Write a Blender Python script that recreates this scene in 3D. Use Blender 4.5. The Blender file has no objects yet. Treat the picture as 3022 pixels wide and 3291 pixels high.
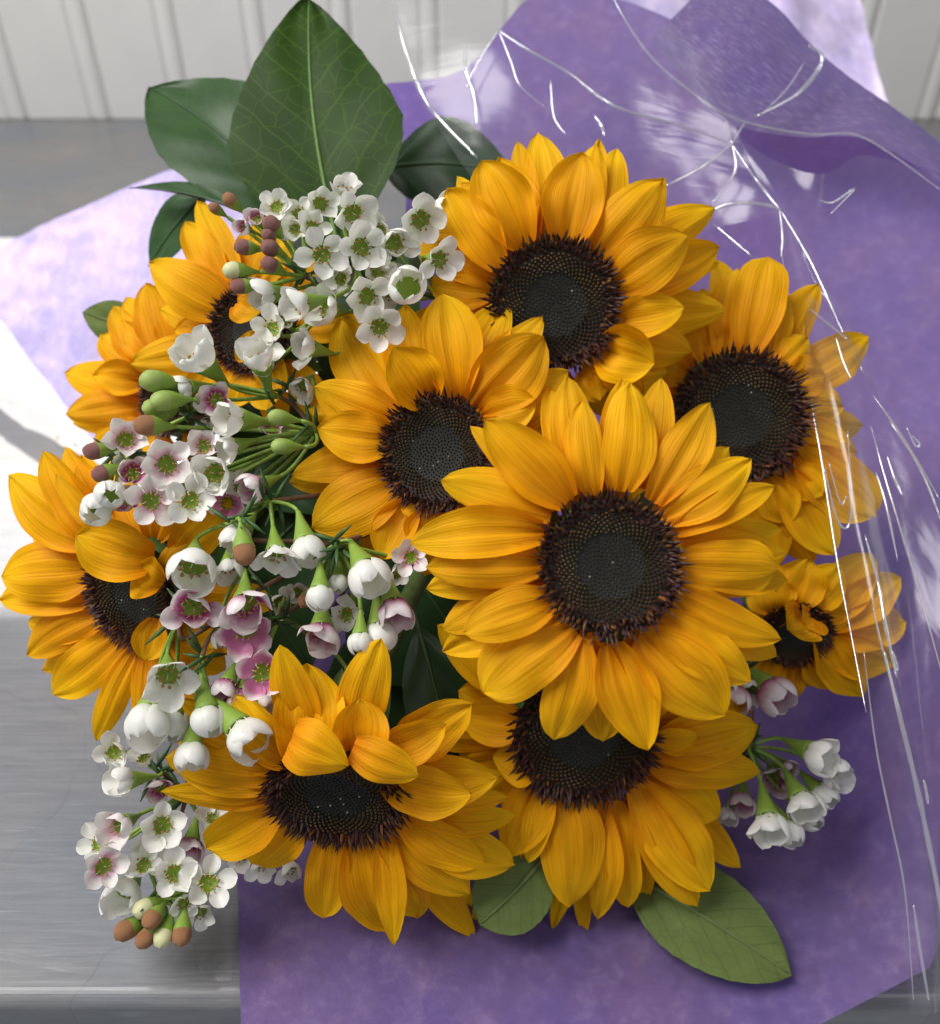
import bpy, math, random
from mathutils import Vector, Matrix, noise as mnoise
random.seed(11)
SC = bpy.context.scene
COL = SC.collection
# ------------------------------------------------------------------ camera
CAM_H = 0.36
PITCH = math.radians(40)
FPX, CX, CY = 3025.0, 1511.0, 1645.5          # focal length / centre in photo pixels
camd = bpy.data.cameras.new("camera")
cam = bpy.data.objects.new("camera", camd); COL.objects.link(cam)
cam.location = (0, 0, CAM_H)
cam.rotation_euler = (math.pi / 2 - PITCH, 0, 0)
camd.sensor_fit = 'HORIZONTAL'; camd.sensor_width = 36.0
camd.lens = 36.0 * FPX / 3022.0
camd.clip_start = 0.01; camd.clip_end = 50
camd.dof.use_dof = True; camd.dof.focus_distance = 0.325; camd.dof.aperture_fstop = 10
SC.camera = cam
# ------------------------------------------------------------------ world + lamps (indoor)
W = bpy.data.worlds.new("World"); SC.world = W; W.use_nodes = True
bgn = W.node_tree.nodes["Background"]
bgn.inputs[0].default_value = (0.86, 0.92, 1.0, 1); bgn.inputs[1].default_value = 0.34

def lamp(name, kind, loc, target, energy, color, **kw):
    d = bpy.data.lights.new(name, kind); d.energy = energy; d.color = color
    for k, v in kw.items(): setattr(d, k, v)
    o = bpy.data.objects.new(name, d); COL.objects.link(o)
    o.location = loc
    o.rotation_euler = (Vector(target) - Vector(loc)).to_track_quat('-Z', 'Y').to_euler()
    return o
SUN_DIR = Vector((0.02, -0.76, -0.60)).normalized()
tgt = Vector((0.0, 0.55, 0.0))
lamp("sunbeam_lamp", 'SPOT', tgt - SUN_DIR * 6.0, tgt, 8500, (1.0, 0.95, 0.87), spot_size=math.radians(24), spot_blend=0.3, shadow_soft_size=0.03)
lamp("window_lamp", 'AREA', (-0.75, 0.25, 1.25), (0.02, 0.3, 0.1), 25, (1.0, 0.98, 0.95), shape='RECTANGLE', size=0.7, size_y=0.9)
lamp("room_lamp", 'AREA', (0.7, -0.5, 1.2), (0.05, 0.3, 0.1), 2.0, (1.0, 0.95, 0.9), shape='RECTANGLE', size=0.25, size_y=0.8)
SC.view_settings.view_transform = 'Standard'
SC.view_settings.look = 'None'
SC.view_settings.exposure = 0.0
SC.view_settings.gamma = 1.0
SC.view_settings.use_curve_mapping = False
SC.render.engine = 'CYCLES'
SC.cycles.max_bounces = 10
SC.cycles.transparent_max_bounces = 24
SC.cycles.use_denoising = True

# ------------------------------------------------------------------ pixel -> place helpers
Rv = Vector((1, 0, 0))
Fv = Vector((0, math.cos(PITCH), -math.sin(PITCH)))
Uv = Vector((0, math.sin(PITCH), math.cos(PITCH)))
C0 = Vector((0, 0, CAM_H))
def ray(x, y):
    return Fv + Rv * ((x - CX) / FPX) + Uv * ((CY - y) / FPX)
def at(x, y, d):
    return C0 + ray(x, y) * d
def on_z(x, y, z):
    r = ray(x, y); return C0 + r * ((z - CAM_H) / r.z)
def on_plane(x, y, p, n):
    r = ray(x, y); return C0 + r * ((p - C0).dot(n) / r.dot(n))
CROPS = {  # measured detail views of the photograph: origin, scale
    'A': (1390, 392, 1.8352), 'B': (899, 932, 1.8352), 'C': (1300, 1000, 1.155), 'D': (2015, 785, 1.3376),
    'E': (490, 2093, 1.5311), 'F': (1439, 2093, 1.8352), 'G': (0, 1390, 1.8352), 'H': (164, 600, 1.8352),
    'T': (1200, 0, 1.0143), 'V': (2200, 2093, 1.8187),
    'W1': (654, 540, 1.8352), 'W2': (164, 1030, 1.8352), 'W3': (409, 1600, 1.8352), 'W4': (164, 2300, 1.8352), 'N': (0, 0, 1.0)}
def px(c, x, y):
    o = CROPS[c]; return o[0] + x / o[2], o[1] + y / o[2]
def facing(pos, f):
    """f = (right, up, towards viewer) at that place -> world direction"""
    v = (C0 - pos).normalized()
    r = (Rv - v * Rv.dot(v)).normalized()
    u = v.cross(r)
    return (r * f[0] + u * f[1] + v * f[2]).normalized()

# ------------------------------------------------------------------ object helpers
def mesh_obj(name, verts, faces, mats, uvs=None, cols=None, smooth=True, midx=None):
    me = bpy.data.meshes.new(name)
    me.from_pydata([tuple(v) for v in verts], [], faces)
    for m in (mats if isinstance(mats, (list, tuple)) else [mats]): me.materials.append(m)
    if smooth: me.polygons.foreach_set('use_smooth', [True] * len(me.polygons))
    if midx: me.polygons.foreach_set('material_index', midx)
    if uvs:
        uv = me.uv_layers.new(name='UVMap')
        flat = []
        for l in me.loops: flat.extend(uvs[l.vertex_index])
        uv.data.foreach_set('uv', flat)
    if cols:
        ca = me.color_attributes.new('Col', 'FLOAT_COLOR', 'POINT')
        flat = []
        for c in cols: flat.extend((c[0], c[1], c[2], 1.0))
        ca.data.foreach_set('color', flat)
    me.update()
    o = bpy.data.objects.new(name, me); COL.objects.link(o)
    return o
def link_mesh(name, me, mat4):
    o = bpy.data.objects.new(name, me); COL.objects.link(o); o.matrix_world = mat4; return o
WM = {}
def setm(o, m):
    o.matrix_basis = m; WM[o.name] = m.copy()
def adopt(child, parent):
    """parent keeping the child's world placement"""
    child.parent = parent
    child.matrix_parent_inverse = WM.get(parent.name, Matrix.Identity(4)).inverted()
    return child
def thing(name, loc, label, cat, group=None):
    o = bpy.data.objects.new(name, None); COL.objects.link(o)
    o.empty_display_size = 0.01
    setm(o, Matrix.Translation(loc))
    o['label'] = label; o['category'] = cat
    if group: o['group'] = group
    return o
def tube_data(pts, radii, n=7, cap=True):
    vs, fs = [], []
    up = Vector((0, 0, 1))
    prev = None
    m = len(pts)
    for i, p in enumerate(pts):
        d = (pts[min(i + 1, m - 1)] - pts[max(i - 1, 0)]).normalized()
        a = prev - d * prev.dot(d) if prev else (up.cross(d) if abs(d.z) < .9 else Vector((1, 0, 0)).cross(d))
        a.normalize(); prev = a; b = d.cross(a)
        r = radii[i] if isinstance(radii, (list, tuple)) else radii
        for k in range(n):
            t = 2 * math.pi * k / n
            vs.append(p + a * (math.cos(t) * r) + b * (math.sin(t) * r))
    for i in range(m - 1):
        for k in range(n):
            k2 = (k + 1) % n
            fs.append((i * n + k, i * n + k2, (i + 1) * n + k2, (i + 1) * n + k))
    if cap:
        fs.append(tuple(range(n - 1, -1, -1))); fs.append(tuple((m - 1) * n + k for k in range(n)))
    return vs, fs
def bez(p0, p1, p2, p3, n):
    out = []
    for i in range(n + 1):
        t = i / n; s = 1 - t
        out.append(p0 * s ** 3 + p1 * 3 * s * s * t + p2 * 3 * s * t * t + p3 * t ** 3)
    return out
def catmull(P, n):
    out = []
    for i in range(len(P) - 1):
        a, b, c, d = P[max(i - 1, 0)], P[i], P[i + 1], P[min(i + 2, len(P) - 1)]
        for k in range(n):
            t = k / n
            out.append(0.5 * ((2 * b) + (c - a) * t + (2 * a - 5 * b + 4 * c - d) * t * t + (3 * b - a - 3 * c + d) * t ** 3))
    out.append(P[-1]); return out

# ------------------------------------------------------------------ materials
def newmat(name):
    m = bpy.data.materials.new(name); m.use_nodes = True
    nt = m.node_tree; nt.nodes.clear()
    return m, nt
def N(nt, t, **kw):
    n = nt.nodes.new(t)
    for k, v in kw.items(): setattr(n, k, v)
    return n
def setin(n, **kw):
    for k, v in kw.items(): n.inputs[k.replace('_', ' ')].default_value = v
def ramp(nt, stops):
    r = N(nt, 'ShaderNodeValToRGB')
    el = r.color_ramp.elements
    while len(el) > 1: el.remove(el[-1])
    el[0].position = stops[0][0]; el[0].color = (*stops[0][1], 1)
    for p, c in stops[1:]:
        e = el.new(p); e.color = (*c, 1)
    return r
def mixc(nt, a, b, fac, mode='MIX'):
    m = N(nt, 'ShaderNodeMix', data_type='RGBA', blend_type=mode)
    for sock, v in ((m.inputs[6], a), (m.inputs[7], b), (m.inputs[0], fac)):
        if hasattr(v, 'is_output'): nt.links.new(v, sock)
        else: sock.default_value = (*v, 1) if isinstance(v, (tuple, list)) else v
    return m.outputs[2]
def leafy_out(nt, col, tcol, rough, trans, bump=None, spec=0.4, coat=0.0):
    p = N(nt, 'ShaderNodeBsdfPrincipled'); setin(p, Roughness=rough)
    p.inputs['Specular IOR Level'].default_value = spec
    p.inputs['Coat Weight'].default_value = coat; p.inputs['Coat Roughness'].default_value = 0.25
    t = N(nt, 'ShaderNodeBsdfTranslucent'); mx = N(nt, 'ShaderNodeMixShader'); o = N(nt, 'ShaderNodeOutputMaterial')
    for s, v in ((p.inputs['Base Color'], col), (t.inputs['Color'], tcol)):
        if hasattr(v, 'is_output'): nt.links.new(v, s)
        else: s.default_value = (*v, 1)
    if bump is not None:
        nt.links.new(bump, p.inputs['Normal'])
    mx.inputs[0].default_value = trans
    nt.links.new(p.outputs[0], mx.inputs[1]); nt.links.new(t.outputs[0], mx.inputs[2]); nt.links.new(mx.outputs[0], o.inputs[0])
    return p
def uvmap(nt, scale=(1, 1, 1)):
    tc = N(nt, 'ShaderNodeTexCoord'); mp = N(nt, 'ShaderNodeMapping'); mp.inputs['Scale'].default_value = scale
    nt.links.new(tc.outputs['UV'], mp.inputs[0]); return mp.outputs[0], tc
def noise(nt, vec, scale, detail=3, rough=0.5, dist=0.0):
    n = N(nt, 'ShaderNodeTexNoise'); setin(n, Scale=scale, Detail=detail, Roughness=rough, Distortion=dist)
    if vec is not None: nt.links.new(vec, n.inputs['Vector'])
    return n.outputs['Fac']
def bumpn(nt, h, strength, dist):
    b = N(nt, 'ShaderNodeBump'); setin(b, Strength=strength, Distance=dist); nt.links.new(h, b.inputs['Height']); return b.outputs[0]

def mat_petal():
    m, nt = newmat('sunflower_petal')
    tc = N(nt, 'ShaderNodeTexCoord'); sep = N(nt, 'ShaderNodeSeparateXYZ'); nt.links.new(tc.outputs['UV'], sep.inputs[0])
    oi = N(nt, 'ShaderNodeObjectInfo')
    mp = N(nt, 'ShaderNodeMapping'); mp.inputs['Scale'].default_value = (26, 1.3, 1); nt.links.new(tc.outputs['UV'], mp.inputs[0])
    addv = N(nt, 'ShaderNodeVectorMath', operation='ADD'); nt.links.new(mp.outputs[0], addv.inputs[0])
    cmb = N(nt, 'ShaderNodeCombineXYZ'); mul = N(nt, 'ShaderNodeMath', operation='MULTIPLY'); mul.inputs[1].default_value = 37.0
    nt.links.new(oi.outputs['Random'], mul.inputs[0]); nt.links.new(mul.outputs[0], cmb.inputs[2]); nt.links.new(cmb.outputs[0], addv.inputs[1])
    vein = noise(nt, addv.outputs[0], 1.0, 4, 0.6, 0.2)
    blot = noise(nt, tc.outputs['Object'], 60.0, 2)
    r = ramp(nt, [(0.0, (0.80, 0.28, 0.002)), (0.25, (0.88, 0.40, 0.002)), (0.7, (0.90, 0.48, 0.003)), (1.0, (0.90, 0.54, 0.006))])
    nt.links.new(sep.outputs['Y'], r.inputs[0])
    vr = ramp(nt, [(0.34, (0.80, 0.70, 0.5)), (0.60, (1.06, 1.06, 1.0))]); nt.links.new(vein, vr.inputs[0])
    c1 = mixc(nt, r.outputs[0], vr.outputs[0], 0.75, 'MULTIPLY')
    br = ramp(nt, [(0.35, (0.88, 0.82, 0.7)), (0.65, (1.06, 1.08, 1.1))]); nt.links.new(blot, br.inputs[0])
    c2 = mixc(nt, c1, br.outputs[0], 0.6, 'MULTIPLY')
    rr = ramp(nt, [(0.0, (0.93, 0.86, 0.8)), (1.0, (1.05, 1.09, 1.1))]); nt.links.new(oi.outputs['Random'], rr.inputs[0])
    c3 = mixc(nt, c2, rr.outputs[0], 1.0, 'MULTIPLY')
    tcol = mixc(nt, c3, (1.0, 0.92, 0.4), 1.0, 'MULTIPLY')
    p = leafy_out(nt, c3, tcol, 0.55, 0.30, bumpn(nt, vein, 0.6, 0.0008), spec=0.16)
    return m
def mat_disc():
    m, nt = newmat('disc_florets')
    a = N(nt, 'ShaderNodeAttribute', attribute_name='Col')
    p = N(nt, 'ShaderNodeBsdfPrincipled'); setin(p, Roughness=0.55); p.inputs['Specular IOR Level'].default_value = 0.35
    nt.links.new(a.outputs['Color'], p.inputs['Base Color'])
    o = N(nt, 'ShaderNodeOutputMaterial'); nt.links.new(p.outputs[0], o.inputs[0]); return m
def mat_plain(name, col, rough=0.5, trans=0.0, var=0.25, scale=220.0, spec=0.4, coat=0.0, bump=0.2):
    m, nt = newmat(name)
    tc = N(nt, 'ShaderNodeTexCoord')
    n = noise(nt, tc.outputs['Object'], scale, 3)
    r = ramp(nt, [(0.3, tuple(c * (1 - var) for c in col)), (0.7, tuple(min(1, c * (1 + var * .6)) for c in col))])
    nt.links.new(n, r.inputs[0])
    leafy_out(nt, r.outputs[0], r.outputs[0], rough, trans, bumpn(nt, n, bump, 0.0004), spec, coat)
    return m
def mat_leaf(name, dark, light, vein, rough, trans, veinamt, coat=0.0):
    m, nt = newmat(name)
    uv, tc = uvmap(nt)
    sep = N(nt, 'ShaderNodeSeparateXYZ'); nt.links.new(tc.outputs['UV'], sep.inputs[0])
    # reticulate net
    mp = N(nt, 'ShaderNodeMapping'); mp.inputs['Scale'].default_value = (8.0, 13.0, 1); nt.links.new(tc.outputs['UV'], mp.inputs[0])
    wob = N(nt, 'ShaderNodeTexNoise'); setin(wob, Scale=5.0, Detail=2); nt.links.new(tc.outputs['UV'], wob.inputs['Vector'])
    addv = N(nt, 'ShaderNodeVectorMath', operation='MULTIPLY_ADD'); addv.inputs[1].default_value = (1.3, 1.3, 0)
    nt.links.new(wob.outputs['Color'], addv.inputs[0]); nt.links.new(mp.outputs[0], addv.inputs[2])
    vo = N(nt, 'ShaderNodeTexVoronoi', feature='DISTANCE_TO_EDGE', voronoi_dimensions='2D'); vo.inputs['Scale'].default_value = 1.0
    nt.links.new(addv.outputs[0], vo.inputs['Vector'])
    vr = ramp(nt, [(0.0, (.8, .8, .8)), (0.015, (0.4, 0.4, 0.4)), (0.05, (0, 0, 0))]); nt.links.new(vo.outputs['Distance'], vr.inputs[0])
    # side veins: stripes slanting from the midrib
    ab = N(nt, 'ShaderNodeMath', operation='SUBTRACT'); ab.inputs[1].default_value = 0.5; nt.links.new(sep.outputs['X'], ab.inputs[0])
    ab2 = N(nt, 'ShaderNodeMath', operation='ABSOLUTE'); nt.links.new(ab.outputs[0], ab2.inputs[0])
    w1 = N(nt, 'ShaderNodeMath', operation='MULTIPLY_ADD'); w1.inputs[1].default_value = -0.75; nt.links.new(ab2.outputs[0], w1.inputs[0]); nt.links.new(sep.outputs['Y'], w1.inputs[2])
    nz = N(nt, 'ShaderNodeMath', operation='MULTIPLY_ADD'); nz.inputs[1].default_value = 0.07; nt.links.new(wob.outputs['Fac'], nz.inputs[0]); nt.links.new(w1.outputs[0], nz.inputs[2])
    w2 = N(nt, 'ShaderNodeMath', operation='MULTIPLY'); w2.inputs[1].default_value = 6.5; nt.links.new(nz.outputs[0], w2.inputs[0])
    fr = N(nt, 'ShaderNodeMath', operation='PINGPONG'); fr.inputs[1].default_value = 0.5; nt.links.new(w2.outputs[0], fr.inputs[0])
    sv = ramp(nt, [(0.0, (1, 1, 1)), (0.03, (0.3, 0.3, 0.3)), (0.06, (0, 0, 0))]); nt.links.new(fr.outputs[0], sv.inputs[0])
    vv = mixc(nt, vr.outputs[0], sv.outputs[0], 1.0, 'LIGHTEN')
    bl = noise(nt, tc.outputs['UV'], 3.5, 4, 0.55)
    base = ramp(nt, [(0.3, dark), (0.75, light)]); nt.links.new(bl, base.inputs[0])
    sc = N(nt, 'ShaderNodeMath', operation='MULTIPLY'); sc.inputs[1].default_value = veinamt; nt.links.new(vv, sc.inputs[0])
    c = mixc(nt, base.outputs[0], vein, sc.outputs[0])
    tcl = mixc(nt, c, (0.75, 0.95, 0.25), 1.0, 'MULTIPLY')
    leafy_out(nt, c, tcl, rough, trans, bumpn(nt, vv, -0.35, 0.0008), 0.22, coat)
    return m
def mat_wax(name, base, tip, mid=0.45):
    m, nt = newmat(name)
    tc = N(nt, 'ShaderNodeTexCoord'); sep = N(nt, 'ShaderNodeSeparateXYZ'); nt.links.new(tc.outputs['UV'], sep.inputs[0])
    n = noise(nt, tc.outputs['UV'], 4.0, 3)
    ad = N(nt, 'ShaderNodeMath', operation='MULTIPLY_ADD'); ad.inputs[1].default_value = 0.35; nt.links.new(n, ad.inputs[0]); nt.links.new(sep.outputs['Y'], ad.inputs[2])
    r = ramp(nt, [(mid - .25 + .17, base), (mid + .25 + .17, tip)]); nt.links.new(ad.outputs[0], r.inputs[0])
    p = leafy_out(nt, r.outputs[0], r.outputs[0], 0.42, 0.28, bumpn(nt, n, 0.15, 0.0005), 0.45)
    return m
def mat_tissue(name, base, tr, pale, stretch=None, spec=.25):
    m, nt = newmat(name)
    tc = N(nt, 'ShaderNodeTexCoord')
    mp = N(nt, 'ShaderNodeMapping'); mp.inputs['Scale'].default_value = stretch or (1.0, 1.0, 1.0); nt.links.new(tc.outputs['UV' if stretch else 'Object'], mp.inputs[0])
    n1 = noise(nt, mp.outputs[0], 1.0 if stretch else 120, 7, 0.72, 0.15)
    n2 = noise(nt, tc.outputs['Object'], 22, 4, 0.6)
    n3 = noise(nt, tc.outputs['Object'], 650, 2, 0.6)
    r = ramp(nt, [(0.34, tuple(c * .80 for c in base)), (0.52, base), (0.70, pale)]); nt.links.new(n1, r.inputs[0])
    r2 = ramp(nt, [(0.3, (0.82, 0.80, 0.98)), (0.7, (1.08, 0.99, 0.90))]); nt.links.new(n2, r2.inputs[0])
    c = mixc(nt, r.outputs[0], r2.outputs[0], 1.0, 'MULTIPLY')
    tcl = mixc(nt, tr, r2.outputs[0], 1.0, 'MULTIPLY')
    b = bumpn(nt, n3, 0.25, 0.0006)
    leafy_out(nt, c, tcl, 0.62 if not stretch else .4, 0.42 if not stretch else .25, b, spec)
    return m
def mat_film(name, refl, haze, rough=0.2, bump=0.22):
    m, nt = newmat(name)
    tr = N(nt, 'ShaderNodeBsdfTransparent'); tr.inputs[0].default_value = (0.965, 0.965, 0.975, 1)
    tc = N(nt, 'ShaderNodeTexCoord')
    mps = N(nt, 'ShaderNodeMapping'); mps.inputs['Scale'].default_value = (4, 16, 1); mps.inputs['Rotation'].default_value = (0, 0, .5); nt.links.new(tc.outputs['UV'], mps.inputs[0])
    n = noise(nt, mps.outputs[0], 1.0, 3, 0.5, 1.0)
    gl = N(nt, 'ShaderNodeBsdfGlossy'); gl.inputs['Roughness'].default_value = rough; gl.inputs[0].default_value = (1, 1, 1, 1)
    nt.links.new(bumpn(nt, n, bump, 0.002), gl.inputs['Normal'])
    df = N(nt, 'ShaderNodeBsdfDiffuse'); df.inputs[0].default_value = (0.9, 0.9, 0.95, 1)
    fr = N(nt, 'ShaderNodeLayerWeight'); fr.inputs[0].default_value = 0.5
    pw = N(nt, 'ShaderNodeMath', operation='POWER'); pw.inputs[1].default_value = 4.5; nt.links.new(fr.outputs['Facing'], pw.inputs[0])
    mu = N(nt, 'ShaderNodeMath', operation='MULTIPLY_ADD', use_clamp=True); mu.inputs[1].default_value = 0.7; mu.inputs[2].default_value = refl
    nt.links.new(pw.outputs[0], mu.inputs[0])
    m1 = N(nt, 'ShaderNodeMixShader'); m1.inputs[0].default_value = haze
    nt.links.new(tr.outputs[0], m1.inputs[1]); nt.links.new(df.outputs[0], m1.inputs[2])
    m2 = N(nt, 'ShaderNodeMixShader'); nt.links.new(mu.outputs[0], m2.inputs[0]); nt.links.new(m1.outputs[0], m2.inputs[1]); nt.links.new(gl.outputs[0], m2.inputs[2])
    o = N(nt, 'ShaderNodeOutputMaterial'); nt.links.new(m2.outputs[0], o.inputs[0])
    return m
def mat_table():
    m, nt = newmat('grey_painted_table')
    tc = N(nt, 'ShaderNodeTexCoord')
    mp = N(nt, 'ShaderNodeMapping'); mp.inputs['Scale'].default_value = (26, 520, 60); mp.inputs['Rotation'].default_value = (0, 0, 0.03); nt.links.new(tc.outputs['Object'], mp.inputs[0])
    st = noise(nt, mp.outputs[0], 1.0, 5, 0.65, 0.3)
    mp2 = N(nt, 'ShaderNodeMapping'); mp2.inputs['Scale'].default_value = (22, 900, 60); mp2.inputs['Rotation'].default_value = (0, 0, -0.12); nt.links.new(tc.outputs['Object'], mp2.inputs[0])
    scr = noise(nt, mp2.outputs[0], 1.0, 2, 0.5)
    bl = noise(nt, tc.outputs['Object'], 7, 4, 0.6)
    r = ramp(nt, [(0.3, (0.155, 0.157, 0.163)), (0.5, (0.20, 0.20, 0.205)), (0.72, (0.245, 0.243, 0.24))]); nt.links.new(st, r.inputs[0])
    sr = ramp(nt, [(0.68, (0, 0, 0)), (0.80, (.8, .8, .8))]); nt.links.new(scr, sr.inputs[0])
    c = mixc(nt, r.outputs[0], (0.42, 0.41, 0.39), sr.outputs[0])
    r2 = ramp(nt, [(0.32, (0.80, 0.86, 0.96)), (0.68, (1.12, 1.05, 0.96))]); nt.links.new(bl, r2.inputs[0])
    c2 = mixc(nt, c, r2.outputs[0], 1.0, 'MULTIPLY')
    # dark worn specks
    mp3 = N(nt, 'ShaderNodeMapping'); mp3.inputs['Scale'].default_value = (150, 90, 1); nt.links.new(tc.outputs['Object'], mp3.inputs[0])
    sp = noise(nt, mp3.outputs[0], 1.0, 1, 0.5); spr = ramp(nt, [(0.77, (0, 0, 0)), (0.80, (1, 1, 1))]); nt.links.new(sp, spr.inputs[0])
    c3 = mixc(nt, c2, (0.06, 0.06, 0.065), spr.outputs[0])
    mp4 = N(nt, 'ShaderNodeMapping'); mp4.inputs['Scale'].default_value = (16, 10, 1); mp4.inputs['Rotation'].default_value = (0, 0, .9); nt.links.new(tc.outputs['Object'], mp4.inputs[0])
    wn = N(nt, 'ShaderNodeTexNoise'); setin(wn, Scale=1.2, Detail=2); nt.links.new(mp4.outputs[0], wn.inputs['Vector'])
    ad4 = N(nt, 'ShaderNodeVectorMath', operation='ADD'); nt.links.new(mp4.outputs[0], ad4.inputs[0]); nt.links.new(wn.outputs['Color'], ad4.inputs[1])
    vo4 = N(nt, 'ShaderNodeTexVoronoi', feature='DISTANCE_TO_EDGE', voronoi_dimensions='2D'); vo4.inputs['Scale'].default_value = 1.0; nt.links.new(ad4.outputs[0], vo4.inputs['Vector'])
    s4 = ramp(nt, [(0.0, (.35, .35, .35)), (0.006, (0, 0, 0))]); nt.links.new(vo4.outputs['Distance'], s4.inputs[0])
    c3 = mixc(nt, c3, (0.08, 0.08, 0.09), s4.outputs[0])
    p = N(nt, 'ShaderNodeBsdfPrincipled'); setin(p, Roughness=0.5); p.inputs['Specular IOR Level'].default_value = 0.4
    p.inputs['Coat Weight'].default_value = 0.35; p.inputs['Coat Roughness'].default_value = 0.12
    nt.links.new(c3, p.inputs['Base Color']); nt.links.new(bumpn(nt, st, 0.25, 0.0008), p.inputs['Normal'])
    o = N(nt, 'ShaderNodeOutputMaterial'); nt.links.new(p.outputs[0], o.inputs[0]); return m
M = {}
M['petal'] = mat_petal(); M['disc'] = mat_disc()
M['stem'] = mat_plain('flower_stem', (0.13, 0.20, 0.045), 0.6, 0.0, 0.3)
M['bract'] = mat_plain('green_bract', (0.06, 0.13, 0.025), 0.6, 0.15, 0.35)
M['leaf_top'] = mat_leaf('leaf_upper', (0.017, 0.047, 0.004), (0.031, 0.074, 0.005), (0.085, 0.15, 0.02), 0.55, 0.28, 0.55)
M['leaf_gloss'] = mat_leaf('leaf_glossy', (0.018, 0.052, 0.012), (0.030, 0.080, 0.016), (0.05, 0.11, 0.035), 0.42, 0.15, 0.4, 0.12)
M['leaf_under'] = mat_leaf('leaf_underside', (0.11, 0.155, 0.042), (0.15, 0.20, 0.055), (0.06, 0.085, 0.022), 0.65, 0.18, 0.7)
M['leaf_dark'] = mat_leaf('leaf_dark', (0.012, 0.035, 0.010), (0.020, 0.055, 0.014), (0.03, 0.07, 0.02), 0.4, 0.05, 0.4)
M['rib'] = mat_plain('leaf_rib', (0.13, 0.24, 0.05), 0.5, 0.1, 0.2)
M['rib_pale'] = mat_plain('leaf_rib_pale', (0.14, 0.19, 0.06), 0.6, 0.1, 0.2)
M['rib_dark'] = mat_plain('leaf_rib_dark', (0.035, 0.085, 0.025), 0.5, 0.1, 0.2)
M['wax_white'] = mat_wax('wax_petal_white', (0.74, 0.78, 0.60), (0.85, 0.84, 0.79), 0.2)
M['wax_blush'] = mat_wax('wax_petal_blush', (0.70, 0.30, 0.45), (0.86, 0.81, 0.78), 0.22)
M['wax_pink'] = mat_wax('wax_petal_pink', (0.62, 0.20, 0.38), (0.85, 0.72, 0.74), 0.78)
M['wax_magenta'] = mat_wax('wax_petal_magenta', (0.42, 0.045, 0.20), (0.86, 0.78, 0.78), 0.42)
M['cup'] = mat_plain('wax_flower_cup', (0.26, 0.40, 0.060), 0.42, 0.12, 0.25, 500)
M['eye'] = mat_plain('wax_flower_eye', (0.20, 0.32, 0.012), 0.3, 0.0, 0.35, 900)
M['anther'] = mat_plain('anther', (0.42, 0.22, 0.07), 0.6, 0.0, 0.3)
M['filament'] = mat_plain('filament', (0.72, 0.72, 0.55), 0.5, 0.2, 0.1)
M['twig'] = mat_plain('brown_twig', (0.16, 0.085, 0.045), 0.7, 0.0, 0.4)
M['needle'] = mat_plain('needle_leaf', (0.055, 0.12, 0.035), 0.5, 0.1, 0.3)
M['bud_pink'] = mat_plain('bud_pinkbrown', (0.36, 0.15, 0.13), 0.42, 0.1, 0.55, 700, .5, 0, .8)
M['bud_orange'] = mat_plain('bud_tan', (0.50, 0.23, 0.10), 0.42, 0.1, 0.5, 700, .5, 0, .8)
M['bud_cream'] = mat_plain('bud_cream', (0.68, 0.68, 0.38), 0.45, 0.15, 0.15, 600)
M['bud_green'] = mat_plain('bud_green', (0.34, 0.45, 0.11), 0.45, 0.15, 0.2, 600)
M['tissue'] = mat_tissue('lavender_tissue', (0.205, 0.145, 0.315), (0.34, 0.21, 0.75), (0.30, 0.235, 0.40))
M['tissue_sunlit'] = mat_tissue('sunlit_lavender_tissue', (0.54, 0.50, 0.75), (0.66, 0.58, 1.0), (0.78, 0.75, 0.90))  # same lavender tissue, paled so its colour holds the backlit sun glow
M['tissue_flap'] = mat_tissue('sheen_streaked_tissue', (0.17, 0.13, 0.29), (0.34, 0.23, 0.75), (0.52, 0.47, 0.66), (22, 110, 1), .5)  # fibre streaks; the whitish ones carry the flap's sheen in their colour
M['film'] = mat_film('clear_film', 0.035, 0.02, 0.2, 0.12)
M['film_crease'] = mat_film('creased_film', 0.30, 0.10, 0.1)
M['film_flat'] = mat_film('flat_film', 0.05, 0.015, 0.12, 0.03)
M['table'] = mat_table()
M['wall'] = mat_plain('white_wall_paint', (0.66, 0.65, 0.63), 0.5, 0.0, 0.04, 14, 0.3, 0.0, 0.05)

# ------------------------------------------------------------------ setting: table and panelled wall
WALL_Y = 1.15
T_EDGE = on_z(1511, 3225, 0).y
def prism(name, prof, x0, x1, mat):
    """profile (y,z) loop extruded along x"""
    n = len(prof)
    vs = [Vector((x0, p[0], p[1])) for p in prof] + [Vector((x1, p[0], p[1])) for p in prof]
    fs = [(i, (i + 1) % n, n + (i + 1) % n, n + i) for i in range(n)]
    fs += [tuple(range(n - 1, -1, -1)), tuple(range(n, 2 * n))]
    return mesh_obj(name, vs, fs, mat, smooth=False)
r_ = 0.006
prof = [(WALL_Y, 0.0)] + [(T_EDGE + r_ - r_ * math.sin(a), -r_ + r_ * math.cos(a)) for a in [i * math.pi / 16 for i in range(9)]] + [(T_EDGE, -0.03), (T_EDGE + .012, -0.034), (WALL_Y, -0.034)]
table = prism('table_top', prof, -1.3, 1.3, M['table']); table['kind'] = 'structure'
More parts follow.
